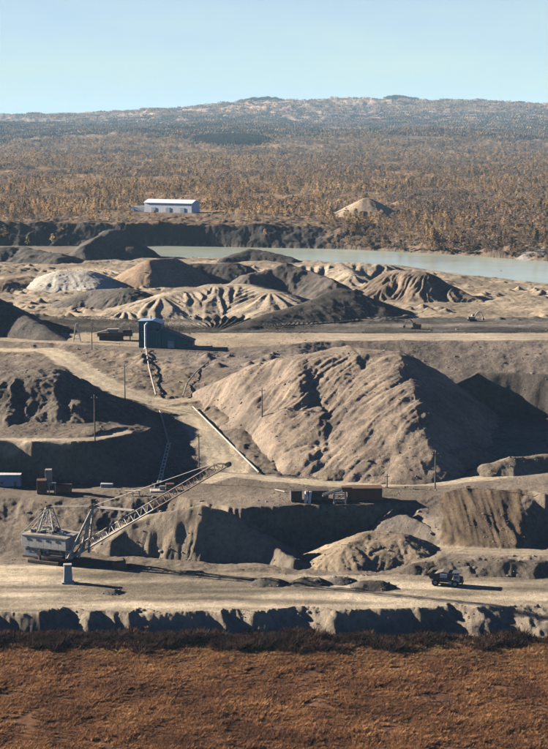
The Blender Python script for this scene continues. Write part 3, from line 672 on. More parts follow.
# ------------------------------------------------------------------ walking dragline
def make_dragline():
    x, y, z = p_drag
    r = empty('dragline_excavator', (x-2, y, z), math.radians(-22), 'big walking dragline with white machine house and long lattice boom beside the haul road', 'dragline')
    MB().bar((0, 5, -0.4), (0, 5, 1.6), 7.6, 24).build('base_tub', M_DARKST, r)
    for sy in (-4.6, 14.6):
        sh = MB().box((0.5, sy, 0.75), (15, 2.6, 1.3)).build('walking_shoe', M_DARKST, r, 0.15)
        MB().bar((-1.5, sy, 1.4), (-1.5, sy, 4.4), 0.7, 8).bar((-1.5, sy-1.0, 4.2), (-1.5, sy+1.0, 4.2), 1.1, 12).build('walking_cam', M_DARKST, sh)
    # house: lower storey set back, upper storey in panels
    MB().box((0, 5, 2.0), (21, 16.6, 0.8)).build('revolving_frame', M_RUST_BOOMSHADE, r, 0.05)
    MB().box((-1.2, 5, 4.2), (17.6, 15.2, 3.6)).build('lower_wall', M_PALE, r, 0.05)
    MB().box((0, 5, 8.1), (21.4, 16.8, 4.2)).build('upper_wall', M_WHITE, r, 0.05)
    for i in range(6):
        MB().box((-8.9+i*3.56, -3.46, 8.15), (3.44, 0.12, 3.7)).build('wall_panel', M_WHITE, r, 0.02)
    MB().box((0, -3.5, 5.98), (21.6, 0.25, 0.35)).build('belt_rail', M_STEEL, r)
    for i in range(3):
        wn = MB().box((-8.2+i*2.9, -2.66, 4.7), (1.7, 0.14, 1.1)).build('window', M_GLASS, r)
        MB().box((-8.2+i*2.9, -2.68, 4.08), (1.9, 0.3, 0.14)).build('sill', M_WHITE, wn)
    for i in range(4):
        MB().box((-7.2+i*4.6, -3.58, 8.9), (1.5, 0.12, 0.8)).build('vent', M_DARKST, r)
    dr = MB().box((.6, -2.7, 3.6), (1.3, 0.16, 2.2)).build('door', M_DARKST, r)
    MB().box((1.1, -2.84, 3.6), (0.08, 0.14, 0.3)).build('handle', M_STEEL, dr)
    MB().bar((-10.3, -3.9, 6.3), (10.3, -3.9, 6.3), 0.07).tube([(-10.3, -3.9, 6.3), (-10.3, -3.9, 7.3), (10.3, -3.9, 7.3), (10.3, -3.9, 6.3)], 0.06).build('walkway_rail', M_STEEL, r)
    rf = MB().prism([(-11, 10.2), (11, 10.2), (11, 10.5), (0, 11.1), (-11, 10.5)], -3.8, 13.8).build('roof', M_ROOFRUST, r)
    for i in range(4):
        MB().box((-6.8+i*4.4, 1.0+1.5*(i % 2), 11.5), (1.9, 1.9, 1.5)).build('roof_vent', M_WHITE if i % 2 else M_ROOFRUST, rf, 0.08)
    for i in range(9):
        MB().box((random.uniform(-9, 9), random.uniform(-2.5, 12), 11.2), (random.uniform(.8, 2.2), random.uniform(.8, 2.0), random.uniform(.8, 2.0))).build('roof_fitting', random.choice((M_WHITE, M_STEEL, M_DARKST, M_RUST_BOOMSHADE)), rf, .05)
    MB().tube([(-10.6, -3.6, 10.4), (-10.6, -3.6, 11.6), (10.6, -3.6, 11.6), (10.6, -3.6, 10.4)], .07).tube([(-10.6, -3.6, 11.0), (10.6, -3.6, 11.0)], .05).build('roof_rail', M_STEEL, rf)
    MB().box((5.6, -4.2, 3.6), (7.4, 1.6, .18)).bar((2.0, -4.9, 3.6), (2.0, -4.9, 4.8), .06).bar((9.2, -4.9, 3.6), (9.2, -4.9, 4.8), .06).bar((2.0, -4.9, 4.8), (9.2, -4.9, 4.8), .06).build('platform', M_DARKST, r)
    for i in range(8): MB().box((1.6-.55*i, -4.3, 3.3-.42*i), (.5, 1.2, .1)).build('stair_tread', M_STEEL, r)
    MB().box((4.6, -2.75, 4.3), (5.2, .2, 2.8)).build('machinery_opening', M_DARKST, r)
    MB().box((-3, 8, 11.8), (9, 3, 2.0)).build('roof_housing', M_ROOFRUST, rf, 0.08)
    # operator cab at the front right corner
    cb = MB().box((11.6, -1.6, 4.4), (2.6, 3.0, 3.4)).build('operator_cab', M_WHITE, r, 0.1)
    MB().box((12.93, -1.6, 4.8), (0.1, 2.5, 1.6)).box((11.7, -3.13, 4.8), (1.9, 0.1, 1.5)).build('window', M_GLASS, cb)
    # rear gantry: lattice tower on the roof
    g = MB()
    top = [(-1.6, 3.6, 20.6), (-1.6, 6.4, 20.6), (0.4, 3.6, 20.6), (0.4, 6.4, 20.6)]
    bot = [(-4.4, 0.6, 10.6), (-4.4, 9.4, 10.6), (3.4, 0.6, 10.6), (3.4, 9.4, 10.6)]
    for a, b in zip(bot, top): g.bar(a, b, 0.26)
    gt = g.build('gantry', M_WHITE, r)
    def lerp(a, b, t): return tuple(a[i]+(b[i]-a[i])*t for i in range(3))
    for t0, t1 in ((0, .35), (.35, .7), (.7, 1)):
        b = MB()
        for i, j in ((0, 1), (1, 3), (3, 2), (2, 0)):
            b.bar(lerp(bot[i], top[i], t0), lerp(bot[j], top[j], t1), 0.13); b.bar(lerp(bot[i], top[i], t1), lerp(bot[j], top[j], t1), 0.13)
        b.build('brace', M_WHITE, gt)
    MB().bar((-0.6, 3.2, 20.9), (-0.6, 6.8, 20.9), 0.75, 12).build('sheave', M_DARKST, gt)
    MB().box((-4.9, 3.0, 14.2), (0.5, 0.5, 7.4)).build('post', M_WHITE, gt)
    # front mast: tripod over the boom foot
    apex = (18.6, 5, 22.6)
    ms = MB()
    for foot in ((10.6, -0.8, 3.0), (10.6, 10.8, 3.0), (14.2, 1.0, 3.4), (14.2, 9.0, 3.4)): ms.bar(foot, apex, 0.5, 6, 0.38)
    mo = ms.build('mast', M_STEEL, r)
    b = MB()
    for t in (.3, .55, .78):
        p = [lerp(f, apex, t) for f in ((10.6, -0.8, 3.0), (10.6, 10.8, 3.0), (14.2, 1.0, 3.4), (14.2, 9.0, 3.4))]
        b.bar(p[0], p[1], .14).bar(p[0], p[2], .14).bar(p[2], p[3], .14).bar(p[1], p[3], .14).bar(p[0], lerp((14.2, 1.0, 3.4), apex, t+.2), .12)
    b.build('brace', M_STEEL, mo)
    MB().bar((18.6, 3.2, 22.8), (18.6, 6.8, 22.8), 0.8, 12).build('sheave', M_DARKST, mo)
    # boom: three chord lattice
    foot = Vector((10.4, 5, 2.6)); tip = Vector((74.5, 5, 43.0))
    d = (tip-foot); n = Vector((-d.z, 0, d.x)).normalized()
    def pt(t, off, sy):
        k = min(1, t/0.07, (1-t)/0.05); k = max(k, 0.25)
        return foot+d*t + n*off*k + Vector((0, sy*(3.0*(1-t)+0.9), 0))
    K = 24
    KD = 13
    boom = empty('boom', (0, 0, 0)); boom.parent = r
    for k0, k1, mm_ in ((0, KD, M_STEEL), (KD, K, M_RUST_BOOMSHADE)):  # upper half takes the darker material: its shading is painted in
        for off, sy in ((0, -1), (0, 1), (3.0, 0)):
            MB().tube([pt(i/K, off, sy) for i in range(k0, k1+1)], .27).build('chord', mm_, boom)
    wk = MB()
    for i in range(K): wk.box((pt(i/K, .25, 0)+pt((i+1)/K, .25, 0))/2, (d.length/K, 1.0, .12), ry(-math.atan2(d.z, d.x)))
    wk.build('boom_walkway', M_RUST_BOOMSHADE, boom)
    for i in range(K):
        t0, t1 = i/K, (i+1)/K; tm = (t0+t1)/2
        MB().bar(pt(t0, 0, -1), pt(tm, 3.3, 0), .11).bar(pt(tm, 3.3, 0), pt(t1, 0, -1), .11).bar(pt(t0, 0, 1), pt(tm, 3.3, 0), .11).bar(pt(tm, 3.3, 0), pt(t1, 0, 1), .11).bar(pt(t0, 0, -1), pt(t0, 0, 1), .10).build('lattice', M_STEEL if i < KD else M_RUST_BOOMSHADE, boom)  # lattice follows the chords, shade painted on the upper half
    MB().bar(tip+Vector((0, -1.0, 0.4)), tip+Vector((0, 1.0, 0.4)), 0.95, 16).build('boom_point_sheave', M_DARKST, boom)
    # stays and ropes
    for sy in (-1, 1):
        MB().bar((18.6, 5+sy, 22.6), pt(.42, 3.3, 0)+Vector((0, sy*.8, .3)), .3).build('stay', M_STEEL, r)
        MB().bar((18.6, 5+sy, 23.0), pt(.93, 3.3, 0)+Vector((0, sy*.5, .3)), .06).build('stay', M_STEEL, r)
        MB().bar((-0.6, 5+sy, 21.0), (18.6, 5+sy, 23.0), .10).build('stay', M_STEEL, r)
        MB().bar((-0.6, 5+sy, 21.0), (-10.4, 5+sy*4, 10.6), .12).build('stay', M_STEEL, r)
        MB().bar((10.4, 5+sy*.6, 7.0), pt(.97, 1.4, 0)+Vector((0, sy*.5, 0)), .07).build('hoist_rope', M_DARKST, r)
    keep_ = ('boom', 'mast', 'stay', 'hoist_rope')
    for o in list(r.children):
        if o.type != 'MESH' or o.name.split('.')[0] in keep_: continue
        for q in [o]+list(o.children):
            for vv in q.data.vertices: vv.co.y = 5+(vv.co.y-5)*.66; vv.co.x *= .9
    return r
drag = make_dragline()
# the bucket resting on the ground beyond the boom
bx, by, _ = hit(120, 566)
bk = empty('dragline_bucket', (bx, by-2, gz(bx, by-2)), 0.2, 'dark steel dragline bucket lying at the foot of the boom by the haul road', 'bucket')
MB().prism([(-2.2, 0), (2.4, 0), (2.6, 0.3), (2.2, 2.4), (-2.0, 2.2), (-2.6, 1.0)], -1.7, -1.45).prism([(-2.2, 0), (2.4, 0), (2.6, 0.3), (2.2, 2.4), (-2.0, 2.2), (-2.6, 1.0)], 1.45, 1.7).prism([(-2.2, 0), (2.4, 0), (2.4, 0.25), (-2.2, 0.25)], -1.45, 1.45).prism([(-2.6, 1.0), (-2.2, 0), (-1.95, 0.05), (-2.3, 1.05), (-1.8, 2.2), (-2.0, 2.2)], -1.45, 1.45).build('shell', M_RUST_BOOMSHADE, bk)
MB().tube([(2.2, -1.6, 2.4), (1.6, -1.2, 3.5), (1.6, 1.2, 3.5), (2.2, 1.6, 2.4)], .2).build('arch', M_RUST_BOOMSHADE, bk)
for i in range(5): MB().box((2.8, -1.2+i*.6, .12), (.9, .22, .22)).build('tooth', M_DARKST, bk)

# ------------------------------------------------------------------ dump truck on the haul road
def make_truck():
    r = empty('dump_truck', p_truck, math.radians(-14), 'white and black mining dump truck parked on the haul road', 'truck')
    MB().box((0, 0, 1.5), (10.6, 1.6, 0.7)).build('chassis', M_DARKST, r, .05)
    for wx, rad in ((-3.6, 1.35), (3.6, 1.3)):
        for sy in (-1, 1):
            n = 2 if wx < 0 else 1
            for k in range(n):
                yy = sy*(2.15-k*0.95)
                w = empty('wheel', (wx, yy, rad)); w.parent = r
                MB().bar((0, -.42, 0), (0, .42, 0), rad, 20).build('tyre', M_RUBBER, w, .08)
                MB().bar((0, -.46, 0), (0, .46, 0), rad*.5, 12).build('rim', M_STEEL, w)
    prof = [(-6.0, 3.5), (-5.4, 2.7), (1.6, 2.1), (2.1, 2.4), (2.5, 4.9), (5.6, 5.3), (5.6, 5.5), (2.2, 5.2), (-5.2, 4.7)]
    bd = MB().prism(prof, -2.6, -2.4).prism(prof, 2.4, 2.6).prism([(-6, 3.5), (-5.4, 2.7), (1.6, 2.1), (1.7, 2.3), (-5.3, 2.95)], -2.4, 2.4).prism([(1.6, 2.1), (2.1, 2.4), (2.5, 4.9), (5.6, 5.3), (5.6, 5.5), (2.3, 5.1), (1.85, 2.5)], -2.4, 2.4).build('dump_body', M_TRUCKBODY, r)
    for i in range(5): MB().box((-4.4+i*1.4, -2.68, 3.6), (.22, .16, 1.9), ry(-.05)).build('rib', M_TRUCKBODY, bd)
    MB().box((-.6, -2.72, 4.1), (2.6, .12, 1.3)).build('side_panel', M_TRUCKWHITE, bd)
    MB().prism([(-5.0, 3.1), (-3.0, 4.9), (-1.0, 5.5), (1.0, 5.2), (2.0, 4.6), (2.0, 2.6)], -2.3, 2.3).build('load', M_EARTH_DK, bd)
    cb = MB().prism([(2.9, 2.1), (5.0, 2.1), (5.1, 3.3), (4.7, 4.7), (2.9, 4.7)], -2.35, -.5).build('cab', M_TRUCKWHITE, r)
    MB().box((3.9, -2.4, 3.85), (1.4, .1, .9)).box((4.98, -1.4, 3.9), (.1, 1.5, .9), ry(-.27)).build('window', M_GLASS, cb)
    hd = MB().prism([(2.8, 1.2), (5.9, 1.2), (5.9, 2.9), (5.2, 3.1), (2.8, 3.1)], -.4, 2.3).build('bonnet', M_TRUCKBODY, r)
    MB().box((5.95, .95, 2.0), (.1, 2.2, 1.4)).build('grille', M_DARKST, hd)
    bp = MB().box((6.0, 0, 1.1), (.4, 4.8, .5)).build('bumper', M_DARKST, r, .05)
    for sy in (-1.9, 1.9): MB().bar((6.1, sy, 1.75), (6.26, sy, 1.75), .22, 10).build('headlight', M_TRUCKWHITE, bp)
    MB().bar((1.2, -1.9, 1.5), (2.8, -1.9, 1.5), .6, 12).build('fuel_tank', M_TRUCKWHITE, r)
    MB().tube([(5.6, -2.4, 1.2), (5.2, -2.45, 2.2), (5.2, -2.45, 3.2), (2.9, -2.45, 3.2)], .05).build('handrail', M_STEEL, r)
    return r
M_EARTH_DK = paint_mat('hauled_gravel', (0.12, 0.10, 0.085), (0.2, 0.17, 0.14), 0.6, 0.95, 1.5)
make_truck()

# pale pillar-like kiosk on the road
k = empty('concrete_pillar', p_kiosk, 0.1, 'pale grey concrete pillar standing on the haul road in front of the dragline', 'pillar')
MB().box((0, 0, .3), (4.4, 3.6, .7)).build('footing', M_CONC, k, .08)
MB().box((0, 0, 3.6), (3.4, 2.8, 6.2), taper=.82).build('shaft', M_CONC, k, .25)
MB().box((0, 0, 6.9), (3.0, 2.5, .5)).build('cap', M_CONC, k, .1)
MB().box((0, -1.36, 2.0), (1.0, .12, 2.0), Matrix.Rotation(-.04, 3, 'X')).build('hatch', M_PALE, k)

# ------------------------------------------------------------------ wash plant on the middle bench
def container(name, label, u, v, L, Wd, H, rz, m, door=True, group=None, roof=None, cat='container'):
    x, y, z = hit(u, v); z = gz(x, y)
    r = empty(name, (x, y, z), rz, label, cat, group)
    MB().box((0, 0, H/2+.25), (L, Wd, H)).build('box', m, r, .05)
    MB().box((0, 0, H+.32), (L+.2, Wd+.2, .18)).build('roof', roof or m, r)
    for i in range(int(L/1.6)):
        MB().box((-L/2+.9+i*1.6, -Wd/2-.04, H/2+.25), (.18, .12, H-.4)).build('rib', m, r)
    if door:
        d = MB().box((L*.3, -Wd/2-.1, 1.3), (1.1, .12, 2.1)).build('door', M_DARKST, r); MB().box((L*.3+.4, -Wd/2-.19, 1.3), (.1, .08, .3)).build('handle', M_STEEL, d)
        w = MB().box((-L*.2, -Wd/2-.1, 1.8), (1.2, .1, .9)).build('window', M_GLASS, r); MB().box((-L*.2, -Wd/2-.16, 1.28), (1.4, .2, .1)).build('sill', M_WHITE, w)
    for sx in (-1, 1): MB().box((sx*(L/2-.6), 0, .12), (.5, Wd, .35)).build('skid', M_DARKST, r)
    return r
container('steel_bin', 'long dark rust-brown steel bin right of the trestle on the middle bench', 364, 500, 14.5, 6, 5.0, 0.03, M_RUST_BOOMSHADE, False, cat='bin')
container('steel_bin', 'dark steel bin between the white barrels and the trestle', 318, 500, 8.6, 5, 4.0, 0.0, M_DARKST, False, cat='bin')
container('steel_bin', 'small dark steel bin left of the white barrels', 296, 501, 4.6, 4, 4.2, 0.1, M_DARKST, False, cat='bin')
for i, (u, lab) in enumerate(((304.5, 'left one of two upright white barrels between the dark bins'), (308.5, 'right one of two upright white barrels between the dark bins'))):
    x, y, _ = hit(u, 502); y -= 1.5
    b = empty('barrel', (x, y, gz(x, y)), 0, lab, 'barrel', 'white barrels by the bins')
    MB().bar((.3, 0, 0), (.75, 0, 4.6), .62, 14).build('drum', M_TRUCKWHITE, b); MB().bar((.75, 0, 4.6), (.78, 0, 4.85), .68, 14).build('lid', M_STEEL, b)
    for h in (1.4, 3.0): MB().bar((.3+.1*h, 0, h), (.3+.1*h+.015, 0, h+.15), .68, 14).build('hoop', M_STEEL, b)
x, y, _ = hit(340, 502); y -= 2
t = empty('screening_trestle', (x, y, gz(x, y)), 0.05, 'light wooden trestle with a sloping chute between the steel bins', 'trestle')
for lx, ly in ((-2.6, -1.4), (-2.6, 1.4), (2.2, -1.4), (2.2, 1.4)): MB().box((lx, ly, 2.3), (.5, .5, 4.8)).build('leg', M_STEEL, t)
for zz in (1.2, 3.0, 4.5): MB().box((-.2, -1.45, zz), (5.4, .25, .35)).box((-.2, 1.45, zz), (5.4, .25, .35)).build('beam', M_STEEL, t)
for sy in (-1.62, 1.62): MB().bar((-2.6, sy, .3), (2.2, sy, 4.4), .14).build('brace', M_STEEL, t)
ch = MB().box((-2.8, 0, 4.6), (9.5, 2.0, .3), ry(-.32)).build('chute', M_STEEL, t)
for sy in (-1, 1): MB().box((-2.8, sy, 4.95), (9.5, .14, .8), ry(-.32)).build('side_board', M_STEEL, ch)
MB().prism([(1.0, 5.0), (4.0, 5.0), (4.8, 7.0), (.4, 7.0)], -1.6, 1.6).build('hopper', M_RUST_BOOMSHADE, t)
# fallen poles left of the bins
for i, (u, v, rz, lab) in enumerate(((280, 492, 2.5, 'pale timber beam lying on the bench left of the bins'), )):
    x, y, _ = hit(u, v); o = MB().bar((-2.6, 0, .35), (2.6, 0, .6), .28, 8).build('timber_beam', M_STEEL); o.location = (x, y, gz(x, y)); o.rotation_euler = (0, 0, rz); tag(o, lab, 'beam')

# ------------------------------------------------------------------ cabins on the left bench
container('site_cabin', 'faded blue site cabin at the left edge on the bench above the dragline', 8, 486, 11.5, 4.2, 5.0, 0.02, M_BLUELT, True, roof=M_WHITE, cat='cabin')
c1 = container('site_cabin', 'brown box cabin with a tower on the bench above the dragline', 42, 494, 4.0, 4.0, 5.6, 0.08, M_RUST_BOOMSHADE, True, cat='cabin')
MB().box((2.8, 3.2, 6.2), (2.8, 2.8, 7.0)).build('tower', M_ROOFRUST, c1, .05)
container('site_cabin', 'low brown shed right of the towered cabin on the left bench', 63, 493, 7.0, 4.0, 3.0, -.05, M_RUST_BOOMSHADE, True, cat='shed')
x, y, _ = hit(53, 494); y -= 2
g = empty('loading_frame', (x, y, gz(x, y)), 0, 'pale steel goalpost frame between the brown cabins', 'frame')
for sx in (-1.3, 1.3): MB().box((sx, 0, 2.4), (.35, .35, 4.8)).build('post', M_STEEL, g)
MB().box((0, 0, 4.95), (3.4, .45, .35)).build('beam', M_STEEL, g)
# flat pale slab in front of the shaded wall
x, y, _ = hit(107, 487)
o = MB().box((0, 0, .7), (5.0, 3.0, 1.3)).box((0, 0, 1.45), (5.3, 3.3, .2)).build('equipment_box', M_CONC, None, .06); o.location = (x, y, gz(x, y)); tag(o, 'low pale box on the bench in front of the shaded wall', 'box')

# ------------------------------------------------------------------ pump station and pipes in the gully
def on_ground(u, v, lift=0.6):
    x, y, z = hit(u, v); return Vector((x, y, gz(x, y)+lift))
def pipeline(name, label, uv, rad, m, lift=0.7, support=True, cat='pipeline'):
    pts = []
    w3 = [Vector(hit2(u, v)) for u, v in uv]
    for w_ in w3: w_.z += lift
    pts = [w3[0]]
    for a, b in zip(w3[:-1], w3[1:]):
        n = max(2, int((b-a).length/6))
        for i in range(1, n+1): pts.append(a.lerp(b, i/n))
    # raise whole straight runs until they clear most of the ground under them
    g = surf([p.x for p in pts], [p.y for p in pts]); up = min(1.8, max(0.0, float(np.percentile(g-np.array([p.z for p in pts]), 92))+rad))
    for p in pts: p.z += up
    r = empty(name, pts[0], 0, label, cat); o0 = pts[0]
    for i in range(0, len(pts)-1, 3):
        seg = [p-o0 for p in pts[i:i+4]]
        if len(seg) > 1: MB().tube(seg, rad, 8).build('pipe_section', m, r)
        if support:
            p = seg[0]; d = (seg[1]-seg[0]).normalized()
            MB().bar(p-d*.15, p+d*.15, rad*1.15, 10).build('flange', m, r)
            gp = float(surf(p.x+o0.x, p.y+o0.y)[0])-o0.z
            if p.z-gp > .3: MB().bar((p.x-.5, p.y, gp-.5), (p.x, p.y, p.z), .13).bar((p.x+.5, p.y, gp-.5), (p.x, p.y, p.z), .13).build('support', M_RUST_BOOMSHADE, r)
    return r
pipeline('pipeline', 'long pale pipeline slanting beside the winding road to the middle bench', [(193, 409), (259, 475)], 0.42, M_PIPE, .3)
pipeline('pipeline', 'pale pipe running down from the blue plant to the winding road', [(146, 350), (149, 370), (156, 398)], 0.42, M_PIPE, .3)
pipeline('pipeline', 'pale pipe bending down the gully below the winding road', [(160, 412), (170, 450)], 0.4, M_PIPE, .3)
pipeline('pipeline', 'curved pale pipe climbing from the road towards the sand benches', [(183, 398), (187, 385), (196, 374), (208, 364)], 0.34, M_PIPE, .2)
# inclined sluice down to the pump station
a = on_ground(169, 449, 1.5); b_ = on_ground(159, 487, 2.0)
sl = empty('sluice', a, 0, 'narrow inclined sluice trough in the gully above the pump station', 'sluice')
d = (b_-a)
for sx in (-.7, .7): MB().bar((sx, 0, 0), d+Vector((sx, 0, 0)), .2).build('side_rail', M_STEEL, sl)
for i in range(12): MB().box(d*((i+.5)/12), (1.5, 1.6, .14)).build('trough_plate', M_STEEL, sl)
for i in range(1, 4):
    p = d*(i/4); gzz = gz(a.x+p.x, a.y+p.y)-a.z
    for sx in (-.7, .7): MB().bar((p.x+sx, p.y, min(gzz-.4, p.z-.4)), (p.x+sx, p.y, p.z), .14).build('leg', M_STEEL, sl)
a2 = on_ground(173, 462, 1.0); b2 = on_ground(184, 480, 1.0)
o = MB().bar((0, 0, 0), b2-a2, .3, 8).bar((0, 0, 1.0), b2-a2+Vector((0, 0, 1.0)), .12, 6).build('belt_beam', M_RUST_BOOMSHADE); o.location = a2; tag(o, 'dark rusty beam slanting down right of the sluice', 'beam')
x, y, _ = hit(163, 491)
ps = empty('pump_station', (x, y, gz(x, y)), .1, 'small cluttered pump station at the foot of the gully', 'pump station')
MB().box((0, 0, .3), (11, 5, .6)).build('skid', M_STEEL, ps, .05); MB().box((3.0, .5, 1.8), (3.6, 3, 2.6)).build('housing', M_RUST_BOOMSHADE, ps, .1)
MB().bar((-1.4, 0, 1.5), (1.0, 0, 1.5), .9, 14).build('pump_drum', M_STEEL, ps); MB().tube([(-1.4, 0, 1.5), (-3.4, 0, 1.5), (-3.4, 0, 3.2), (-4.6, 0, 3.2)], .3, 8).build('pipe', M_CONC, ps)
for sx in (-4.8, -2.4, 0, 2.4, 4.8): MB().bar((sx, -2.3, .6), (sx, -2.3, 1.7), .06).build('rail_post', M_STEEL, ps)
MB().bar((-4.8, -2.3, 1.7), (4.8, -2.3, 1.7), .06).build('rail', M_STEEL, ps)
x, y, _ = hit(133, 497)
ff = empty('timber_rack', (x, y, gz(x, y)), .1, 'low timber rack on the left bench beyond the boom', 'rack')
for sx in (-2.6, 0, 2.6): MB().box((sx, 0, 1.1), (.35, .35, 2.3)).build('post', M_STEEL, ff)
MB().box((0, 0, 2.35), (6.6, 1.2, .25)).build('top_board', M_STEEL, ff); MB().box((0, 0, 1.2), (6.0, .2, .3)).build('rail', M_STEEL, ff)

# ------------------------------------------------------------------ blue processing plant
def make_blue():
    x, y, z = p_blue
    r = empty('processing_plant', (x, y, z), math.radians(-4), 'teal blue sheet-metal processing plant with a lean-to on the plateau edge', 'plant building')
    MB().prism([(-15.2, 0), (-2.0, 0), (-2.0, 14.0), (-7.0, 15.6), (-15.2, 15.2)], -4, 8).build('tower_wall', M_BLUE, r)
    rf = MB().prism([(-15.7, 15.25), (-7.0, 15.7), (-1.5, 14.0), (-1.5, 14.3), (-7.0, 16.05), (-15.7, 15.6)], -4.5, 8.5).build('roof', M_BLUELT, r)
    MB().bar((-9, 2, 15.6), (-9, 2, 18.2), .45, 10).build('flue', M_STEEL, rf)
    MB().prism([(-2.0, 0), (16.0, 0), (16.0, 3.6), (-2.0, 10.5)], -3.4, 7.4).build('lean_to_wall', M_BLUE, r)
    MB().prism([(-2.0, 10.6), (16.6, 3.5), (16.6, 3.8), (-2.0, 10.95)], -4.0, 8.0).build('lean_to_roof', M_DARKST, r)
    for i in range(9): MB().box((-14.4+i*1.45, -4.08, 7.4), (.16, .18, 14.4)).build('sheet_rib', M_BLUE, r)
    for i in range(3):
        w = MB().box((-12.4+i*4.0, -4.14, 10.5), (1.8, .14, 1.6)).build('window', M_GLASS, r); MB().box((-12.4+i*4.0, -4.2, 9.6), (2.0, .3, .15)).build('sill', M_PALE, w)
    d = MB().box((3.4, -3.5, 2.0), (3.6, .14, 4.0)).build('door', M_PALE, r); MB().box((4.9, -3.6, 2.0), (.15, .12, .5)).build('handle', M_STEEL, d)
    for i in range(2): MB().box((8.6+i*3.6, -3.5, 2.0), (1.8, .14, 1.1)).build('window', M_GLASS, r)
    return r
make_blue()
x, y, z = hit(146, 349); y -= 3
pl = empty('vertical_pipe', (x, y, gz(x, y)), 0, 'tall white standpipe in front of the blue plant', 'pipe')
MB().bar((0, 0, -.4), (0, 0, 14.2), .62, 12).build('riser', M_TRUCKWHITE, pl); MB().bar((0, 0, 0), (0, 0, .4), 1.2, 12).build('flange', M_STEEL, pl)
MB().tube([(0, 0, 13.8), (.6, .8, 14.6), (1.0, 2.6, 14.8)], .5, 10).build('elbow', M_TRUCKWHITE, pl)
for i in range(5): MB().box((0, -.7, 2+i*2.6), (.9, .14, .12)).build('rung', M_STEEL, pl)
# long red-brown machine left of it
def make_screen():
    x, y, z = p_red
    r = empty('screening_machine', (x, y, z), .05, 'long rust-brown screening machine on legs left of the blue plant', 'machine')
    MB().box((0, 0, 3.4), (21, 4, 2.0)).build('deck', M_RUST_BOOMSHADE, r, .1)
    MB().box((-2, 0, 1.2), (14, 3.0, 2.4)).build('chassis', M_DARKST, r, .1)
    for sx in (-9, -4.5, 0, 4.5, 9):
        for sy in (-1.7, 1.7): MB().box((sx, sy, 1.2), (.5, .5, 2.6)).build('leg', M_RUST_BOOMSHADE, r)
    MB().prism([(-3.5, 4.4), (1.5, 4.4), (2.5, 6.8), (-4.5, 6.8)], -2.2, 2.2).build('hopper', M_ROOFRUST, r)
    MB().box((7.5, 0, 5.3), (5, 3.6, 1.9)).build('engine_cover', M_DARKST, r, .1)
    MB().box((-8.5, 0, 5.0), (8, 1.6, .4), ry(-.25)).build('discharge_belt', M_STEEL, r)
    MB().bar((8.6, 0, 6.2), (8.6, 0, 7.8), .2, 8).build('exhaust', M_STEEL, r)
    return r
make_screen()
x, y, z = hit(77, 342)
tw = empty('lattice_mast', (x, y, gz(x, y)), 0, 'short tapered lattice mast at the left end of the screening machine', 'mast')
for sx, sy in ((-1, -1), (1, -1), (1, 1), (-1, 1)): MB().bar((sx*2.2, sy*2.2, -.3), (sx*.4, sy*.4, 11), .22).build('leg', M_STEEL, tw)
for h in (2, 4.5, 7, 9.5):
    k = 2.2-1.8*h/11; MB().tube([(-k, -k, h), (k, -k, h), (k, k, h), (-k, k, h), (-k, -k, h)], .12).bar((-k, -k, h), (k-.4, -k+.4, h+2), .1).build('brace', M_STEEL, tw)

# ------------------------------------------------------------------ excavators and a loader on the plateau
def make_excavator(pos, rz, label, m, s=1.0):
    r = empty('excavator', pos, rz, label, 'excavator', 'excavators on the dark plateau'); r.scale = (s, s, s)
    for sy in (-1.5, 1.5):
        MB().prism([(-2.6, .3), (-2.2, 0), (2.2, 0), (2.6, .3), (2.6, .8), (2.2, 1.1), (-2.2, 1.1), (-2.6, .8)], sy-.4, sy+.4).build('track', M_RUBBER, r)
    MB().box((-.6, 0, 2.1), (4.4, 3.0, 1.6)).build('upper_body', m, r, .15)
    MB().box((-2.4, 0, 2.1), (1.0, 3.0, 1.8)).build('counterweight', M_DARKST, r, .15)
    c = MB().box((1.0, 1.0, 3.0), (1.6, 1.1, 2.0)).build('cab', m, r, .1); MB().box((1.82, 1.0, 3.3), (.08, .9, 1.1)).box((1.0, .43, 3.3), (1.2, .08, 1.0)).build('window', M_GLASS, c)
    MB().tube([(1.2, -.3, 2.4), (3.6, -.3, 5.6), (6.2, -.3, 5.2)], .32).build('boom', m, r)
    MB().tube([(5.8, -.3, 5.5), (7.2, -.3, 2.0)], .26).build('stick', m, r)
    MB().prism([(6.6, .6), (7.6, .2), (7.9, 1.4), (7.2, 2.1), (6.8, 1.6)], -.9, .4).build('bucket', M_DARKST, r)
    return r
make_excavator((p_exc.x, p_exc.y, p_exc.z), math.radians(160), 'dark excavator on the plateau beside the plateau road', M_DARKST, 1.05)
make_excavator((p_exc2.x, p_exc2.y, p_exc2.z), math.radians(15), 'dusty pale excavator on the dark plateau nearer the right edge', M_STEEL, 1.05)

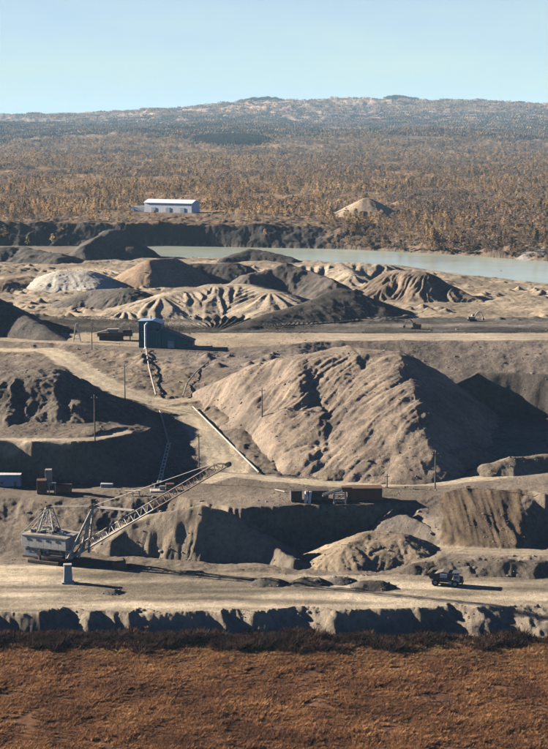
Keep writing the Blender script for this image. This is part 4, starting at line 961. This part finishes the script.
# ------------------------------------------------------------------ power poles
def make_pole(pos, h, rz, label):
    r = empty('power_pole', pos, rz, label, 'pole', 'power poles in the pit')
    MB().bar((0, 0, -.6), (0, 0, h), .34, 8, .22).build('shaft', M_WOOD, r)
    MB().bar((-1.3, 0, h-1.1), (1.3, 0, h-1.1), .13, 6).build('crossarm', M_WOOD, r)
    for sx in (-1.15, 0, 1.15): MB().bar((sx, 0, h-1.0 if sx else h), (sx, 0, h-.5 if sx else h+.5), .12, 8).build('insulator', M_CONC, r)
    MB().bar((-.9, 0, h-1.2), (0, 0, h-2.2), .07).bar((.9, 0, h-1.2), (0, 0, h-2.2), .07).build('brace', M_WOOD, r)
    return r
for u, vb, vt, lab in ((95, 441, 396, 'power pole at the foot of the rough mound beside the pale ledge track'),
                       (125, 400, 364, 'power pole beside the winding road below the blue plant'),
                       (199, 468, 434, 'power pole beside the lower bend of the winding road'),
                       (262, 417, 388, 'power pole on the face of the largest heap'),
                       (435, 489, 452, 'power pole beside the bench road right of the bins'),
                       (387, 488, 474, 'short power pole at the right end of the long bin'),
                       (92, 350, 322, 'power pole at the left end of the screening machine')):
    x, y, g0 = hit2(u, vb)
    sc = F/(y*CT+(CZ-g0)*ST)
    make_pole((x, y, g0), (vb-vt)/sc/math.cos(math.atan((CZ-g0)/y)), random.uniform(-.4, .4), lab)

# ------------------------------------------------------------------ warehouse beyond the lake
def make_shed():
    x, y, z = p_shed; z -= .3
    r = empty('warehouse', (x, y, z), math.radians(-24), 'long white warehouse with pale roof among the trees beyond the lake', 'warehouse')
    L, Wd, H, E = 72, 24, 13, 17.5
    MB().prism([(-L/2, 0), (L/2, 0), (L/2, H), (-L/2, H)], -Wd/2, Wd/2).build('wall', M_SHEDWALL, r)
    n = MB(); n.v = [(-L/2-1, -Wd/2-1, H), (L/2+1, -Wd/2-1, H), (L/2+1, 0, E), (-L/2-1, 0, E), (-L/2-1, Wd/2+1, H), (L/2+1, Wd/2+1, H)]
    n.f = [[0, 1, 2, 3], [3, 2, 5, 4], [0, 3, 4], [1, 5, 2], [0, 4, 5, 1]]
    n.build('roof', M_SHEDROOF, r)
    for i in range(3): 
        d = MB().box((-22+i*22, -Wd/2-.3, 3.5), (6, .4, 7)).build('door', M_PALE, r)
    MB().prism([(-L/2-26, 0), (-L/2-.3, 0), (-L/2-.3, 8.0), (-L/2-26, 6.6)], -6, 8).build('annex', M_PALE, r)
    return r
make_shed()

# ------------------------------------------------------------------ vegetation
def leaf_cloud(n, h0, h1, rmax, prof, size, rs, droop=0.0):
    """many small faces spread through a crown volume, denser near the branches"""
    V, Fc = [], []
    whorls = max(4, int((h1-h0)/1.1))
    for i in range(n):
        t = rs.random()**0.85
        wh = (int(t*whorls)+0.5*rs.random())/whorls
        t = min(1, 0.55*wh+0.45*t)
        r = rmax*prof(t)*(0.25+0.75*math.sqrt(rs.random())); an = rs.random()*6.283
        # a few bald sectors make gaps in the outline
        if math.sin(an*3+t*9) > 0.75: r *= 0.45
        c = Vector((r*math.cos(an), r*math.sin(an), h0+(h1-h0)*t - droop*r + rs.uniform(-.2, .2)))
        s = size*rs.uniform(.55, 1.35)
        e1 = Vector((math.cos(an)+rs.uniform(-.6, .6), math.sin(an)+rs.uniform(-.6, .6), rs.uniform(-.5, .35))).normalized()
        e2 = e1.cross(Vector((rs.uniform(-1, 1), rs.uniform(-1, 1), rs.uniform(-.2, 1)))).normalized()
        k = len(V)
        V += [c-e1*s-e2*s*.35, c+e1*s*.3-e2*s*.6, c+e1*s+e2*s*.2, c-e1*s*.2+e2*s*.6]
        Fc.append((k, k+1, k+2, k+3))
    return [tuple(v) for v in V], Fc
def trunk_mb(h, r, rs, limbs=7, lr=1.6, z0=.25):
    m = MB(); pts = [Vector((rs.uniform(-.15, .15)*i/3, rs.uniform(-.15, .15)*i/3, h*i/4)) for i in range(5)]
    pts[0].z = -.5
    for i in range(4): m.bar(pts[i], pts[i+1], r*(1-i/4.4), 5, r*(1-(i+1)/4.4))
    for i in range(limbs):
        t = z0+(.95-z0)*i/limbs; an = rs.random()*6.28; p = Vector((0, 0, h*t)); L = lr*(1.15-t)
        m.bar(p, p+Vector((math.cos(an)*L, math.sin(an)*L, L*rs.uniform(.0, .5))), r*.3, 3, r*.1)
    return m
LARCHP = lambda t: max(.10, (1-t)**.6*(.5+.5*min(1, t*4)))
BIRCHP = lambda t: max(.1, math.sin(math.pi*min(1, (t*.86+.12)))**.8)
PINEP = lambda t: max(.05, (1-t)**.9)
KINDS = {'larch': (M_LARCH, LARCHP, 12, 3.3), 'birch': (M_BIRCH, BIRCHP, 9, 3.6), 'pine': (M_PINE, PINEP, 12, 2.3)}
def tree_meshes(kind, seed, n=230):
    rs = random.Random(seed); m, prof, h, r = KINDS[kind]
    v, f = leaf_cloud(n, h*.14, h, r, prof, .62, rs, .12 if kind == 'larch' else 0)
    cm = bpy.data.meshes.new('crown'); cm.from_pydata(v, [], f); cm.materials.append(m)
    tm_ = trunk_mb(h*.93, .22, rs, 9, r*.9); t = bpy.data.meshes.new('trunk'); t.from_pydata(tm_.v, [], tm_.f); t.materials.append(M_TRUNK)
    return t, cm
def proto_tree(kind, seed, n):
    rs = random.Random(seed); m, prof, h, r = KINDS[kind]
    v, f = leaf_cloud(n, h*.10, h, r, prof, .95, rs, .1)
    k = len(f); tm_ = MB().bar((0, 0, -.5), (0, 0, h*.9), .2, 4, .05); off = len(v)
    v += tm_.v; f += [tuple(off+i for i in q) for q in tm_.f]
    me = bpy.data.meshes.new('tree_'+kind); me.from_pydata(v, [], f); me.materials.append(m); me.materials.append(M_TRUNK)
    for i in range(k, len(f)): me.polygons[i].material_index = 1
    return bpy.data.objects.new('tree_'+kind, me)
def proto_clump(seed, m, n=16, spread=26):
    rs = random.Random(seed); V, Fc = [], []
    for i in range(n):
        cx, cy = rs.gauss(0, spread*.5), rs.gauss(0, spread*.5); h = rs.uniform(8, 14); r = rs.uniform(2.5, 4.5); k = len(V)
        V += [(cx+r*math.cos(a), cy+r*math.sin(a), h*.15) for a in (0, 1.26, 2.5, 3.77, 5.0)]+[(cx+rs.uniform(-1, 1), cy+rs.uniform(-1, 1), h)]
        Fc += [(k+j, k+(j+1) % 5, k+5) for j in range(5)]
    me = bpy.data.meshes.new('tree_clump'); me.from_pydata(V, [], Fc); me.materials.append(m)
    return bpy.data.objects.new('tree_clump', me)
def proto_tuft(seed, m, h, w, n, bw=1.0):
    rs = random.Random(seed); V, Fc = [], []
    for i in range(n):
        an = rs.random()*6.28; r0 = rs.random()*w*.35; L = h*rs.uniform(.5, 1.15); tilt = rs.uniform(.1, .9)
        b = Vector((math.cos(an)*r0, math.sin(an)*r0, -.05)); tp = b+Vector((math.cos(an)*L*tilt*w/h, math.sin(an)*L*tilt*w/h, L))
        sd = Vector((-math.sin(an), math.cos(an), 0))*w*rs.uniform(.08, .2)*bw; k = len(V)
        mid = b.lerp(tp, .6)
        V += [tuple(b-sd*.4), tuple(b+sd*.4), tuple(mid+sd), tuple(tp), tuple(mid-sd)]; Fc.append((k, k+1, k+2, k+3, k+4))
    me = bpy.data.meshes.new('tuft'); me.from_pydata(V, [], Fc); me.materials.append(m)
    return bpy.data.objects.new('tuft', me)
def proto_rock(seed):
    rs = random.Random(seed); bm = bmesh.new(); bmesh.ops.create_icosphere(bm, subdivisions=1, radius=.5)
    for v in bm.verts: v.co = Vector((v.co.x*rs.uniform(.8, 1.4), v.co.y*rs.uniform(.8, 1.3), v.co.z*rs.uniform(.5, .9)))
    me = bpy.data.meshes.new('rock'); bm.to_mesh(me); bm.free(); me.materials.append(M_ROCK)
    return bpy.data.objects.new('rock', me)
M_ROCK = paint_mat('grey_brown_rock', (0.19, 0.16, 0.13), (0.12, 0.105, 0.09), 0.6, 0.95, 1.0)

def scatter(name, pts, scl, pid, protos, label=None, cat=None):
    """one 'stuff' object: geometry nodes put a plant on every point"""
    me = bpy.data.meshes.new(name); n = len(pts)
    me.vertices.add(n); me.vertices.foreach_set('co', np.ascontiguousarray(pts, np.float32).ravel())
    for nm, tp, arr in (('scl', 'FLOAT_VECTOR', np.asarray(scl, np.float32)), ('pid', 'INT', np.asarray(pid, np.int32)), ('rz', 'FLOAT', rng.random(n).astype(np.float32)*6.283)):
        a = me.attributes.new(nm, tp, 'POINT'); a.data.foreach_set('vector' if tp == 'FLOAT_VECTOR' else 'value', arr.ravel())
    o = bpy.data.objects.new(name, me); COL.objects.link(o); tag(o, label, cat, kind='stuff')
    g = bpy.data.node_groups.new(name+'_nodes', 'GeometryNodeTree')
    g.interface.new_socket('Geometry', in_out='INPUT', socket_type='NodeSocketGeometry'); g.interface.new_socket('Geometry', in_out='OUTPUT', socket_type='NodeSocketGeometry')
    gi = g.nodes.new('NodeGroupInput'); go = g.nodes.new('NodeGroupOutput'); jn = g.nodes.new('GeometryNodeJoinGeometry')
    def attr(nm, tp):
        a = g.nodes.new('GeometryNodeInputNamedAttribute'); a.data_type = tp; a.inputs[0].default_value = nm; return a.outputs[0]
    sc, pi_, rzv = attr('scl', 'FLOAT_VECTOR'), attr('pid', 'INT'), attr('rz', 'FLOAT')
    cx = g.nodes.new('ShaderNodeCombineXYZ'); g.links.new(rzv, cx.inputs[2])
    er = g.nodes.new('FunctionNodeEulerToRotation'); g.links.new(cx.outputs[0], er.inputs[0])
    for k, p in enumerate(protos):
        oi = g.nodes.new('GeometryNodeObjectInfo'); oi.inputs['Object'].default_value = p; oi.inputs['As Instance'].default_value = True
        cmp_ = g.nodes.new('FunctionNodeCompare'); cmp_.data_type = 'INT'; cmp_.operation = 'EQUAL'
        ints = [s for s in cmp_.inputs if s.type == 'INT']; g.links.new(pi_, ints[0]); ints[1].default_value = k
        ip = g.nodes.new('GeometryNodeInstanceOnPoints')
        g.links.new(gi.outputs[0], ip.inputs['Points']); g.links.new(cmp_.outputs[0], ip.inputs['Selection'])
        g.links.new(oi.outputs['Geometry'], ip.inputs['Instance']); g.links.new(er.outputs[0], ip.inputs['Rotation']); g.links.new(sc, ip.inputs['Scale'])
        g.links.new(ip.outputs[0], jn.inputs[0])
    g.links.new(jn.outputs[0], go.inputs[0])
    md = o.modifiers.new('scatter', 'NODES'); md.node_group = g
    return o

def clear_of_built(x, y):
    m = (np.hypot((x-p_shed.x)/70, (y-p_shed.y-5)/40) > 1)
    sp = P(366, 217, 46); m &= np.hypot(x-sp[0], y-(sp[1]+30)) > 52
    m &= ~((np.abs(x-(p_shed.x)) < 75) & (y < p_shed.y) & (y > p_shed.y-160) & (rng.random(len(x)) < .93))
    return m
# forest over the plain beyond the lake
def sample(n, y0, y1, amax, pw=1.0):
    y = (y0**pw+(y1**pw-y0**pw)*rng.random(n))**(1/pw); a = rng.uniform(-amax, amax, n); return a*y, y
fx, fy = sample(62000, 1640, 7600, .215, .85)
_, _, _, fz = ground(fx, fy)
lf = fx/fy
dens = 0.5+1.2*fbm(fx*.004, fy*.0025, 3, 301)+1.0*fbm(fx*.016, fy*.009, 2, 305)
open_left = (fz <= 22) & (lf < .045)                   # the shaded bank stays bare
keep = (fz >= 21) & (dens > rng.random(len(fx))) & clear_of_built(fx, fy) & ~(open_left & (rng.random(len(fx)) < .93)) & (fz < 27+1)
fx, fy = fx[keep], fy[keep]; fh = ground(fx, fy)[0]
mix = rng.random(len(fx))+.9*fbm(fx*.0022, fy*.0012, 3, 311)
pid = np.where(rng.random(len(fx)) < .05, 4, np.where(mix < .42, rng.integers(2, 4, len(fx)), rng.integers(0, 2, len(fx))))
s = rng.uniform(.4, 1.25, len(fx))*(1+.2*sstep(3000, 6500, fy)); s = s*.88; wdt = s*(1.45+.9*sstep(2200, 6000, fy))
protos = [proto_tree('larch', 1, 70), proto_tree('larch', 2, 60), proto_tree('birch', 3, 60), proto_tree('birch', 4, 55), proto_tree('pine', 5, 70)]
scatter('forest', np.stack([fx, fy, fh], 1), np.stack([wdt, wdt, s], 1), pid, protos, 'rust and grey autumn forest covering the plain beyond the lake', 'forest')
# bushes down to the water on the right half of the far bank
bx_, by_ = sample(9000, 1500, 2150, .215, 1.0); zb, _, _, zo = ground(bx_, by_)
kp = (zo >= 21) & (zb > 34.4) & (bx_/by_ > .03) & (.62+.6*fbm(bx_*.02, by_*.01, 3, 331) > rng.random(len(bx_))) & clear_of_built(bx_, by_)
bx_, by_, zb = bx_[kp], by_[kp], zb[kp]; sb = rng.uniform(.22, .6, len(bx_))
scatter('shore_bushes', np.stack([bx_, by_, zb], 1), np.stack([sb*1.5, sb*1.5, sb], 1), rng.integers(0, 3, len(bx_)), [protos[2], protos[3], protos[0]], 'brown leafless bushes on the far bank down to the water', 'bushes')
# tree cover of the far hills
hx, hy = sample(42000, 7200, 15500, .215, 1.0)
dn = (.5+.8*fbm(hx*.0007, hy*.0005, 4, 321))*np.where(hy > 11800, .45, 1.0); kp = dn > rng.random(len(hx))*.9; hx, hy = hx[kp], hy[kp]
hh = ground(hx, hy)[0]; sc = rng.uniform(.7, 1.3, len(hx))
scatter('hill_forest', np.stack([hx, hy, hh-1], 1), np.stack([sc*1.5, sc*1.5, sc], 1), np.where(rng.random(len(hx)) < np.where(hy < 12600, .80, .22), np.where(rng.random(len(hx)) < .55, 2, 1), 0), [proto_clump(1, M_LARCH), proto_clump(2, M_BIRCH), proto_clump(3, M_PINE)], 'thin tree cover on the far brown hills', 'forest')

# single trees that stand out on the far bank
TREES = {k: [tree_meshes(k, 40+i+7*j) for i in range(3)] for j, k in enumerate(('larch', 'birch', 'pine'))}
LAB = {'larch': ('rust-orange larch', 'larch'), 'birch': ('bare grey-brown birch', 'birch'), 'pine': ('dark green pine', 'pine')}
spots = []
rt = random.Random(5)
while len(spots) < 230:
    u, v = rt.uniform(-20, 570), rt.uniform(206, 260)
    if u < 345 and v > 221: continue
    if 120 < u < 215 and v > 200: continue
    if 335 < u < 400 and v < 222: continue
    x, y, z = hit(u, v)
    if y < 1500 or y > 2600: continue
    zn = ground(np.array([x]), np.array([y]))
    if zn[3][0] < 21 or zn[0][0] < 34.4: continue
    c = math.sin(u*.045)+math.sin(v*.21+u*.013)+rt.uniform(-.8, .8)
    if c < -.5: continue
    spots.append((u, v, x, y, float(zn[0][0])))
for u, v, x, y, z in spots:
    kind = rt.choices(('larch', 'birch', 'pine'), (.55, .36, .09))[0]
    where = 'right of the distant sand pile' if u > 395 else ('between the warehouse and the sand pile beyond the lake' if u > 205 else 'left of the warehouse beyond the lake')
    nm, cat = LAB[kind]
    s = rt.uniform(.7, 1.2); sz = 'tall' if s > 1.03 else ('short' if s < .86 else 'mid-sized')
    row = 'near the water' if v > 240 else ('halfway up' if v > 223 else 'in the upper belt')
    lab = sz+' '+nm+' '+where+(', '+row if u > 395 else '')
    r = empty(cat+'_tree', (x, y, z), rt.random()*6.28, lab, 'tree', nm+' trees '+where); w_ = s*rt.uniform(.9, 1.35); r.scale = (w_, w_, s)
    t, c = rt.choice(TREES[kind])
    for n_, me in (('trunk', t), ('crown', c)):
        o = bpy.data.objects.new(n_, me); COL.objects.link(o); o.parent = r

# foreground heath
def sample_xy(n, y0, y1): 
    y = rng.uniform(y0, y1, n); return rng.uniform(-.21, .21, n)*y, y
gx, gy = sample_xy(70000, 385, 506)
d = .7+.8*fbm(gx*.05, gy*.09, 3, 401); kp = d > rng.random(len(gx)); gx, gy = gx[kp], gy[kp]
gh = ground(gx, gy)[0]; sc = rng.uniform(.5, 1.3, len(gx))*(1+.6*fbm(gx*.09, gy*.05, 3, 403))
och = .5+.5*np.clip(fbm(gx*.03, gy*.05, 3, 405)+(gy-487)*.11-.25+(-gx/90)*.25, -1, 1)
pid = np.where(rng.random(len(gx)) < och*.55-.06, rng.integers(3, 5, len(gx)), rng.integers(0, 3, len(gx)))
scatter('heath_shrubs', np.stack([gx, gy, gh], 1), np.stack([sc]*3, 1), pid,
        [proto_tuft(1, M_HEATH, .7, 1.1, 34, .36), proto_tuft(2, M_HEATH, .9, 1.2, 36, .36), proto_tuft(3, M_HEATH, .5, 1.4, 34, .36), proto_tuft(4, M_OCHRE, .6, 1.1, 34, .36), proto_tuft(5, M_OCHRE, .45, 1.4, 34, .36)],
        'rust-red dwarf shrub heath covering the foreground', 'heath')
gx, gy = sample_xy(9000, 496, 530)
band = 1-np.abs((gy-511-3*fbm(gx*.02, 0*gx, 2, 411))/13); d = band*1.1+.5*fbm(gx*.04, gy*.06, 3, 413)-.25*sstep(40, 70, gx)
kp = d > rng.random(len(gx)); gx, gy = gx[kp], gy[kp]; gh = ground(gx, gy)[0]; sc = rng.uniform(.4, 1.1, len(gx))*(1+.7*fbm(gx*.06, gy*.06, 3, 415))
scatter('willow_thicket', np.stack([gx, gy, gh], 1), np.stack([sc*1.2, sc*1.2, sc], 1), np.where(rng.random(len(gx)) < .1+.25*(gx > 40), 2, rng.integers(0, 2, len(gx))),
        [proto_tuft(11, M_SHRUB, 2.3, 2.2, 54, .34), proto_tuft(12, M_SHRUB, 1.7, 2.6, 54, .34), proto_tuft(13, M_OCHRE, 1.2, 2.0, 44, .4)], 'dark leafless willow thicket along the ditch before the haul road', 'thicket')
# loose stones over the worked ground and heaps
rp, rsx = [], []
for o in HEAPS:
    me = o.data; n = len(me.vertices); k = min(900, n//60)
    for i in rng.integers(0, n, k):
        c = me.vertices[int(i)].co; rp.append((c.x, c.y, c.z)); rsx.append(rng.uniform(.35, 1.0)+(rng.random() < .06)*rng.uniform(.5, 1.6))
sx, sy = sample_xy(14000, 530, 1000); zz, _, rid, zn = ground(sx, sy)
kp = (rid < 0) & (fbm(sx*.03, sy*.03, 3, 431) > .05); 
for x, y, z in zip(sx[kp], sy[kp], zz[kp]): rp.append((x, y, z)); rsx.append(rng.uniform(.3, .9)+(rng.random() < .05)*rng.uniform(.4, 1.5))
scatter('loose_stones', np.array(rp), np.repeat(np.array(rsx)[:, None], 3, 1), rng.integers(0, 3, len(rp)), [proto_rock(i) for i in range(3)], 'loose stones strewn over the heaps and benches', 'stones')

# dark spruce woods: the patch on the lower hillside and the two wooded knolls on the skyline
wp = []
for u0, u1, y0, y1, n in ((198, 264, 6700, 7450, 2600), (238, 282, 14300, 14600, 260), (384, 416, 14300, 14600, 200)):
    a0, a1 = (u0-274)/F, (u1-274)/F; rr_ = np.sqrt(rng.random(n)); tt_ = rng.random(n)*6.283; aa = (a0+a1)/2+(a1-a0)/2*rr_*np.cos(tt_); yy = (y0+y1)/2+(y1-y0)/2*rr_*np.sin(tt_); k = aa > -9
    lift = np.where(y0 > 9000, 9*np.exp(-((aa-(a0+a1)/2)/((a1-a0)*.3))**2), 0)
    hz_ = ground(aa*yy, yy)[0]+lift
    wp += [(x, y, z) for x, y, z in zip((aa*yy)[k], yy[k], hz_[k])]
wp = np.array(wp); sc = rng.uniform(.9, 1.5, len(wp)); big = np.where(wp[:, 1] > 9000, 1.1, 1.3)
scatter('spruce_wood', wp, np.stack([sc*big, sc*big, sc*big], 1), np.zeros(len(wp), int), [proto_clump(9, M_PINE, 14, 14)], 'dark spruce woods on the lower hillside and the skyline knolls', 'wood')
# haze: thin even air round the whole place
def haze_build(n, out):
    v = N(n, 'ShaderNodeVolumePrincipled'); v.inputs['Color'].default_value = (0.50, 0.76, 1.0, 1); v.inputs['Density'].default_value = 2.3e-5; v.inputs['Anisotropy'].default_value = 0.0
    n.links.new(v.outputs[0], out.inputs['Volume'])
M_HAZE = mat('thin_haze', haze_build)
zlo = float(gco[:, 2].min())-1.5; zhi = float(max(gco[:, 2].max()+25, 230))
xm = float(np.abs(gco[:, 0]).max())+50
hz = MB().box((0, 9900, (zlo+zhi)/2), (2*xm, 20800, zhi-zlo)).build('haze', M_HAZE); hz['kind'] = 'stuff'
